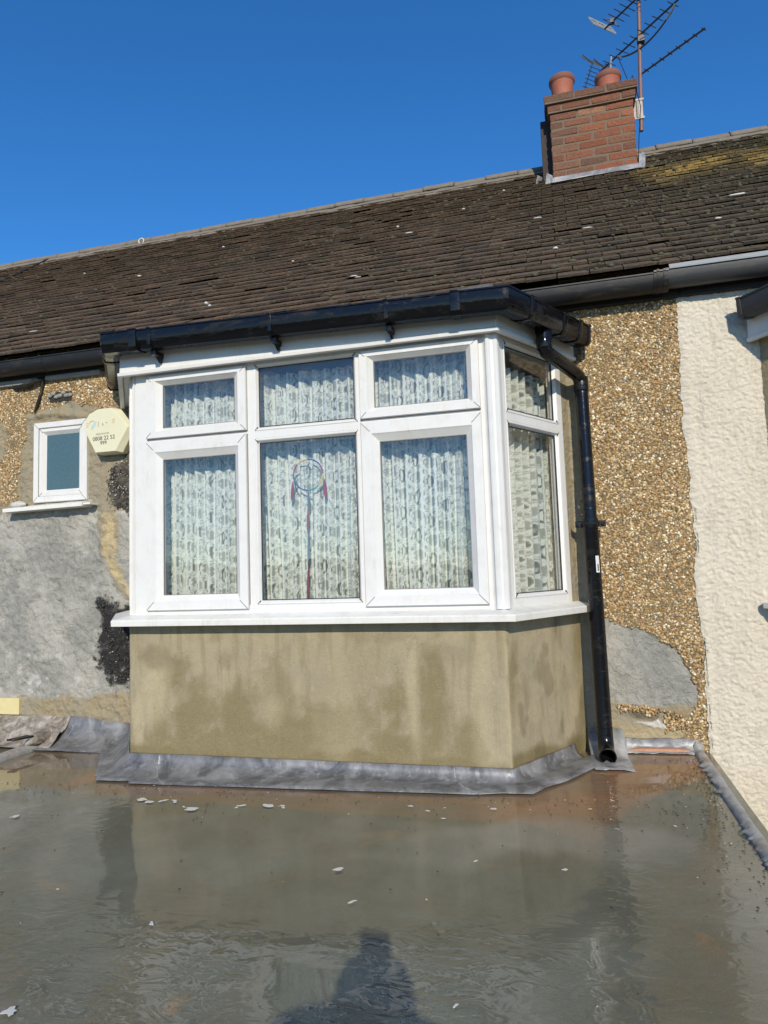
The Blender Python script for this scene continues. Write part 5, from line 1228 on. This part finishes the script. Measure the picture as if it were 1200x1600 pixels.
    for k in range(2): mb.box(-3.27 + .035 * k, -3.252 + .035 * k, .24, .38, -.05, -.038 + .0 * k, lambda X_, Y_, Z_: (X_ + (Y_ - .22) * .12, Y_, Z_ + .028 + .004 * math.sin(Y_ * 30)))
    mb.build('metal_trim', BLACKD, root, bevel=.003)
    lump('torn_roofing', -3.22, .47, -.05, .05, .12, .035, PINKC, root, 12)
    # brick box of the extension below
    mb = MB(); mb.box(-3.27, 0.565, -5.03, WY, -2.9, -.125); e = mb.build('extension_wall', mat_simple('rendered_wall', (0.35, 0.30, 0.22), .9), root)
    return root
KM = NM('weathered_lead_roll'); _n = KM.noise(9, 6, .65, .5); _c = KM.mix(KM.ramp(_n, [(.35, 0.), (.6, 1.)]), (0.24, 0.235, 0.215), (0.40, 0.395, 0.365)); _c = KM.mix(KM.ramp(KM.noise(4, 4), [(.58, 0.), (.7, .6)]), _c, (0.30, 0.20, 0.13)); KM.bump(KM.noise(40, 5, .6), .005)
KERB = KM.set(Base_Color=_c, Roughness=.6)
FR = flat_roof()

def left_roof():
    r = thing('flat_roof', 'narrow strip of wet neighbouring flat roof at the left edge with crumbling mortar', 'flat roof', (-4.5, -2, -.1))
    xs = np.arange(-8.5, -3.27, .05); ys = np.arange(-5, .66, .05); X, Y = np.meshgrid(xs, ys); nx, ny = len(xs), len(ys); X = X.ravel(); Y = Y.ravel()
    mk = np.stack([0.25 * fbm(X, Y, 3, 5), 0 * X + .2, .5 * fbm(X * 3, Y * 3, 3, 6)], 1)
    mesh_np('roof_surface', np.stack([X, Y, np.full(len(X), -.115) + .004 * fbm(X * 4, Y * 4, 3, 9)], 1), gridF(nx, ny), FLAT, r, True, {'mask': mk})
    # sloping mortar fillet against the wall
    xs = np.arange(-6.5, -3.10, .012); nn = len(xs); V = []
    for j in range(17):
        v = j / 16
        for x in xs:
            q = fbm(np.array([x * 16.]), np.array([v * 5]), 5, 70, .65)[0] - .5; V.append((x, WY - .005 - .20 * v, .055 - .150 * v ** .8 + q * .080 * math.sin(math.pi * min(1, v + .12))))
    mesh_np('mortar_fillet', V, gridF(nn, 17), PINKC, r, True)
    mb = MB(); mb.box(-8.5, -3.275, -5.0, WY, -2.9, -.14); mb.build('extension_wall', mat_simple('rendered_wall_b', (0.35, 0.30, 0.22), .9), r)
left_roof()

# pale flakes of paint lying on the wet roof
def flakes():
    fm = mat_simple('paint_flake', (0.62, 0.60, 0.55), 0.7, var=.15, sc=80)
    pts = [(-1.911, -.40, 34), (-1.855, -.425, 24), (-1.80, -.405, 20), (-1.747, -.399, 20), (-1.735, -.42, 16), (-1.612, -.49, 34), (-1.66, -.47, 16), (-1.403, -.425, 26), (-1.42, -.455, 10), (-1.291, -.414, 30), (-1.225, -.41, 16), (-1.215, -.435, 10), (-.69, -.358, 14), (-.611, -.404, 12), (-.549, -.363, 8), (-.535, -.481, 12), (-.357, -.352, 18), (-.785, -.973, 20), (-.672, -1.18, 18), (-.357, -.852, 8), (-.078, -.878, 12), (-1.195, -1.393, 12), (-2.344, -.665, 22), (-1.636, -1.245, 10), (-1.283, -1.805, 26), (.012, -.316, 9), (-.214, -.349, 5), (-.299, -1.607, 12), (.298, -.46, 8)]
    LB = ['large long pale flake, leftmost by the left end of the lead apron', 'second flake from the left in the row along the lead apron', 'slim pale flake between the leftmost flakes and the pair below the lead seam', 'upper flake of the close pair near the left lead seam', 'lower small flake of the close pair near the left lead seam', 'big slanting pale flake right of the close pair by the left lead seam', 'small flake touching the left end of the big slanting flake',
          'upper larger flake of the pair below the middle casement mullion', 'tiny flake just below the pair left of the apron middle', 'longest pale flake in front of the middle of the apron', 'pale flake directly right of the longest middle flake', 'tiny speck of paint under the flakes at the apron middle',
          'first small flake in the cluster under the right casement', 'second flake in the cluster under the right casement', 'small upper flake in the cluster under the right casement', 'lowest flake in the cluster under the right casement', 'oval pale flake in front of the right corner of the bay',
          'slanting pale flake alone in the middle of the wet roof', 'broad pale flake just above the shadow of the photographer', 'tiny white flake right of centre on the open roof', 'small white flake on the open roof towards the downpipe', 'thin white flake at the start of the ripples on the left', 'lone elongated flake at the far left edge of the roof', 'faint small flake alone on the left half of the roof', 'large flake in the bottom left corner of the roof', 'small round flake just left of the stream under the downpipe', 'tiny speck beside the orange silt near the bay corner', 'small flake at the bottom right of the photographer shadow', 'tiny flake alone near the right kerb']
    for i, (x, y, s) in enumerate(pts):
        x *= 1.0; s = s / 1000.0; n = 11; a0 = random.uniform(0, 6.28); st = random.uniform(1.3, 2.6); rot = random.uniform(-.5, .9); ring = []
        for k in range(n):
            a = 2 * math.pi * k / n; r = s * random.uniform(.35, 1.1); px, py = r * math.cos(a), r * math.sin(a) / st * .9; ring.append((x + px * math.cos(rot) - py * math.sin(rot), y + (px * math.sin(rot) + py * math.cos(rot)) * 1.3))
        z = roofz(x, y) + .0055; vs = [(px, py, z) for px, py in ring] + [(px, py, z + .0010) for px, py in ring]
        mb = MB(); mb.add(vs, [tuple(range(n))[::-1], tuple(range(n, 2 * n))] + [(k, (k + 1) % n, (k + 1) % n + n, k + n) for k in range(n)])
        o = mb.build('paint_flake', fm)
        tag(o, LB[i], 'paint flake', 'paint flakes scattered on the flat roof')
flakes()
def grit():
    n = 900; e = RNG.rand(n); x = np.where(e < .35, .50 - RNG.exponential(.05, n), RNG.uniform(-3.1, .5, n)); y = RNG.uniform(-2.6, .45, n)
    y = np.where((e > .35) & (e < .7), -.20 - RNG.exponential(.10, n), y); k = ((x > -3.1) & (x < .50)) & ~((x > -2.5) & (x < .05) & (y > -.19)); x = x[k]; y = y[k]; n = len(x)
    V0, F0 = ico(); s = RNG.uniform(.0012, .0042, n)[:, None, None]; P = np.einsum('nij,nkj->nki', rots(n), V0[None] * s) * np.array([1, 1, .6]); P += np.stack([x, y, roofz(x, y) + .004], 1)[:, None, :]
    cc = np.array([(.05, .045, .035), (.10, .08, .05), (.42, .38, .3), (.06, .07, .02)])[RNG.choice(4, n, p=[.45, .3, .12, .13])]
    o = mesh_np('grit', P.reshape(-1, 3), (F0[None] + (np.arange(n) * 12)[:, None, None]).reshape(-1, 3), PEB, None, True, {'col': np.repeat(cc, 12, axis=0)})
    tag(o, 'dark grit and moss crumbs scattered over the wet flat roof', 'grit', None, 'stuff')
grit()

# ------------------------------------------------------------------ land behind the photographer (seen only as reflections)
def land():
    gm = NM('garden_ground'); n = gm.noise(.3, 6, .6); c = gm.mix(n, (0.035, 0.045, 0.02), (0.09, 0.085, 0.05)); gm.set(Base_Color=c, Roughness=.95)
    xs = np.linspace(-600, 600, 61); X, Y = np.meshgrid(xs, xs); X = X.ravel(); Y = Y.ravel(); Z = np.full(len(X), -2.92)
    tag(mesh_np('ground', np.stack([X, Y, Z], 1), gridF(61, 61), gm.m, None), None, None, None, 'structure')
    # distant hedge line of trees across the gardens
    lm = NM('hedge_foliage'); f = lm.noise(1.2, 6, .7); lm.set(Base_Color=lm.mix(f, (0.02, 0.03, 0.012), (0.07, 0.075, 0.035)), Roughness=.95)
    u = np.linspace(-1.35, 1.35, 260); V = []
    prof = [(0, 0.0), (0.0, .55), (.25, .85), (.6, 1.0), (1.2, .9), (1.6, .4), (1.6, 0)]
    for j, (o_, h) in enumerate(prof):
        for i, t in enumerate(u):
            hh = 3.3 + 2.4 * fbm(np.array([t * 14]), np.array([0.0]), 5, 3)[0]; rr = 46 + 2 * math.sin(t * 9) + o_ * 2.2
            V.append((math.sin(t) * rr, -math.cos(t) * rr, -2.95 + hh * h))
    tag(mesh_np('far_hedge', V, gridF(260, len(prof)), lm.m, None, False), 'far line of dark garden trees behind the photographer', 'trees', None, 'stuff')
land()

# ------------------------------------------------------------------ the photographer, crouching on the roof
def person():
    r = thing('person', 'person in dark jacket and jeans crouching on the flat roof holding up a phone', 'person', (0, -3.6, -.06))
    zb = roofz(0, -3.6)
    skin = mat_simple('skin', (0.50, 0.30, 0.22), .5); jac = mat_simple('dark_jacket', (0.03, 0.035, 0.05), .8, var=.3, sc=60); jn = mat_simple('denim', (0.05, 0.07, 0.13), .85, var=.3, sc=120); hair = mat_simple('brown_hair', (0.05, 0.03, 0.02), .7, var=.4, sc=150); sh = mat_simple('black_shoe', (0.02, 0.02, 0.02), .5)
    def skinned(name, pts, edges, rad, mat, parent, root=0, lv=2):
        me = bpy.data.meshes.new(name); me.from_pydata([tuple(p) for p in pts], edges, []); me.materials.append(mat); o = bpy.data.objects.new(name, me); link(o, parent)
        m = o.modifiers.new('skin', 'SKIN'); m.use_smooth_shade = True
        for i, s in enumerate(me.skin_vertices[0].data):
            q = rad[i]; s.radius = (q, q) if not isinstance(q, tuple) else q; s.use_root = (i == root)
        sb = o.modifiers.new('sub', 'SUBSURF'); sb.levels = lv; sb.render_levels = lv; return o
    # joints (x, y, z) relative to the roof: pelvis first
    J = {'pel': (0.0, -3.78, .30), 'wai': (0.0, -3.76, .44), 'che': (0.0, -3.67, .62), 'nec': (0.0, -3.60, .80), 'hed': (0.0, -3.57, .87), 'hd2': (0, -3.555, .96),
         'sl': (-.20, -3.58, .84), 'sr': (.22, -3.58, .84), 'el': (-.19, -3.42, .84), 'er': (.23, -3.42, .82), 'wl': (-.085, -3.25, .80), 'wr': (.070, -3.25, .80),
         'hl': (-.11, -3.76, .29), 'hr': (.11, -3.76, .29), 'kl': (-.17, -3.42, .45), 'kr': (.17, -3.42, .45), 'al': (-.13, -3.66, .09), 'ar': (.13, -3.66, .09), 'tl': (-.15, -3.50, .045), 'tr': (.15, -3.50, .045)}
    names = list(J); J = {k: (x - (y + 3.2) * .27 * (0 if k[0] == 'w' and k != 'wai' else 1), y, z) for k, (x, y, z) in J.items()}; pts = [(x, y, z + zb) for x, y, z in J.values()]
    E = [('pel', 'wai'), ('wai', 'che'), ('che', 'nec'), ('nec', 'hed'), ('hed', 'hd2'), ('che', 'sl'), ('che', 'sr'), ('sl', 'el'), ('el', 'wl'), ('sr', 'er'), ('er', 'wr'), ('pel', 'hl'), ('hl', 'kl'), ('kl', 'al'), ('al', 'tl'), ('pel', 'hr'), ('hr', 'kr'), ('kr', 'ar'), ('ar', 'tr')]
    rad = {'pel': .13, 'wai': .115, 'che': .14, 'nec': .055, 'hed': .06, 'hd2': .05, 'sl': .06, 'sr': .06, 'el': .045, 'er': .045, 'wl': .027, 'wr': .027, 'hl': .09, 'hr': .09, 'kl': .062, 'kr': .062, 'al': .042, 'ar': .042, 'tl': .035, 'tr': .035}
    body = skinned('body', pts, [(names.index(a), names.index(b)) for a, b in E], [rad[n] for n in names], skin, r)
    def g(n, k=1): return rad[n] * k
    jk = ['pel', 'wai', 'che', 'nec', 'sl', 'el', 'wl', 'sr', 'er', 'wr']; E2 = [('pel', 'wai'), ('wai', 'che'), ('che', 'nec'), ('che', 'sl'), ('sl', 'el'), ('el', 'wl'), ('che', 'sr'), ('sr', 'er'), ('er', 'wr')]
    skinned('jacket', [pts[names.index(n)] if n != 'nec' else (.11, -3.615, .775 + zb) for n in jk], [(jk.index(a), jk.index(b)) for a, b in E2], [rad[n] * 1.32 + .012 if n != 'nec' else .085 for n in jk], jac, r)
    names.append('but'); pts.append((.185, -3.87, .30 + zb)); rad['but'] = .085
    jk = ['pel', 'hl', 'kl', 'al', 'hr', 'kr', 'ar', 'but']; E2 = [('pel', 'but'), ('pel', 'hl'), ('hl', 'kl'), ('kl', 'al'), ('pel', 'hr'), ('hr', 'kr'), ('kr', 'ar')]
    skinned('jeans', [pts[names.index(n)] for n in jk], [(jk.index(a), jk.index(b)) for a, b in E2], [rad[n] * 1.12 + .006 for n in jk], jn, r)
    for s in (-1, 1):
        lump('shoe', s * .145 + .093, -3.545, zb + .045, .052, .135, .048, sh, r, 3, 3, .06)
    # head with face
    import bmesh
    hx, hy, hz = .097, -3.565, .955 + zb
    bm = bmesh.new(); bmesh.ops.create_uvsphere(bm, u_segments=48, v_segments=32, radius=1)
    for v in bm.verts:
        x, y, z = v.co; w = .074 * (1 - .22 * max(0, -z) ** 1.5); q = Vector((x * w, y * .094, z * .112)); f = max(0, y)
        if f > 0:
            q.y += .020 * math.exp(-((x / .13) ** 2)) * math.exp(-(((z + .12) / .22) ** 2)) * f        # nose
            for e in (-1, 1): q.y -= .011 * math.exp(-(((x - e * .40) / .2) ** 2 + ((z - .10) / .14) ** 2))
            q.y += .006 * math.exp(-((x / .3) ** 2 + ((z + .50) / .05) ** 2)) + .006 * math.exp(-((x / .3) ** 2 + ((z + .60) / .05) ** 2)) + .008 * math.exp(-((x / .3) ** 2 + ((z + .86) / .12) ** 2))
        v.co = q + Vector((hx, hy, hz))
    me = bpy.data.meshes.new('head'); bm.to_mesh(me); bm.free(); me.polygons.foreach_set('use_smooth', [True] * len(me.polygons)); me.materials.append(skin); hd = bpy.data.objects.new('head', me); link(hd, r)
    ew = mat_simple('eye_white', (.7, .7, .68), .2, bump=0); ei = mat_simple('iris', (.05, .03, .02), .15, bump=0)
    for e in (-1, 1):
        lump('ear', hx + e * .074, hy - .008, hz, .012, .020, .032, skin, hd, 2, 3, .1)
        lump('eye', hx + e * .030, hy + .074, hz + .012, .013, .010, .009, ew, hd, 1, 3, 0); lump('iris', hx + e * .030, hy + .0835, hz + .012, .0052, .0025, .0052, ei, hd, 1, 2, 0)
    bm = bmesh.new(); bmesh.ops.create_uvsphere(bm, u_segments=40, v_segments=28, radius=1)
    for v in list(bm.verts):
        x, y, z = v.co
        if z < -.25 + .6 * max(0, y) * 1.0 or (y > .55 and z < .55): bm.verts.remove(v)
        else:
            k = 1.07 + .04 * (fbm(np.array([x * 6]), np.array([z * 3 + y * 5]), 3, 3)[0] - .5); v.co = Vector((x * .080 * k + hx, y * .098 * k + hy - .004, z * .118 * k + hz + .003))
    me = bpy.data.meshes.new('hair'); bm.to_mesh(me); bm.free(); me.polygons.foreach_set('use_smooth', [True] * len(me.polygons)); me.materials.append(hair); o = bpy.data.objects.new('hair', me); link(o, hd); o.modifiers.new('s', 'SOLIDIFY').thickness = .006
    # hands round the phone edges
    for s in (-1, 1):
        wx, wy, wz = s * .085, -3.25, .80 + zb
        px, py, pz = s * .062, -3.205, .862 + zb
        P_ = [(wx, wy, wz), (s * .076, -3.228, .83 + zb), (px, py, pz)]; Ed = [(0, 1), (1, 2)]; Rd = [.026, .030, .028]
        for f in range(4):
            b = len(P_); zz = .835 + .021 * f; ln = [.85, 1.0, 1.03, .92][f]
            P_ += [(s * .068, -3.196, zz + zb), (s * .060, -3.178, zz + .006 + zb), (s * (.060 - .024 * ln), -3.171, zz + .010 + zb), (s * (.060 - .040 * ln), -3.1735, zz + .012 + zb)]
            # fingers stay behind/below the lens on the phone's edge
            P_[-3] = (s * .052, -3.186, zz + .004 + zb); P_[-2] = (s * .046, -3.1835, zz + .007 + zb); P_[-1] = (s * .043, -3.190, zz + .009 + zb)
            Ed += [(2, b), (b, b + 1), (b + 1, b + 2), (b + 2, b + 3)]; Rd += [.010, .0085, .008, .007]
        b = len(P_); P_ += [(s * .062, -3.222, .84 + zb), (s * .048, -3.226, .868 + zb), (s * .030, -3.218, .885 + zb)]; Ed += [(1, b), (b, b + 1), (b + 1, b + 2)]; Rd += [.013, .011, .009]
        skinned('hand', P_, Ed, Rd, skin, body)
    return r
person()
# the phone is held upright just behind the viewpoint
mb = MB(); mb.box(-.040, .040, -3.205, -3.197, .795, .938); ph = mb.build('phone', mat_simple('phone_casing', (.03, .03, .035), .3, bump=0), None, bevel=.003)
tag(ph, 'dark mobile phone held upright in both hands of the crouching person', 'phone')
mb = MB(); mb.box(-.036, .036, -3.2066, -3.2052, .800, .933); mb.build('screen', mat_simple('phone_screen', (.02, .02, .02), .1, bump=0), ph)
mb = MB(); mb.tube([(0.0, -3.1975, .90), (0.0, -3.193, .90)], .008, 16); mb.build('lens', mat_simple('lens_ring', (.04, .04, .04), .2, bump=0), ph)
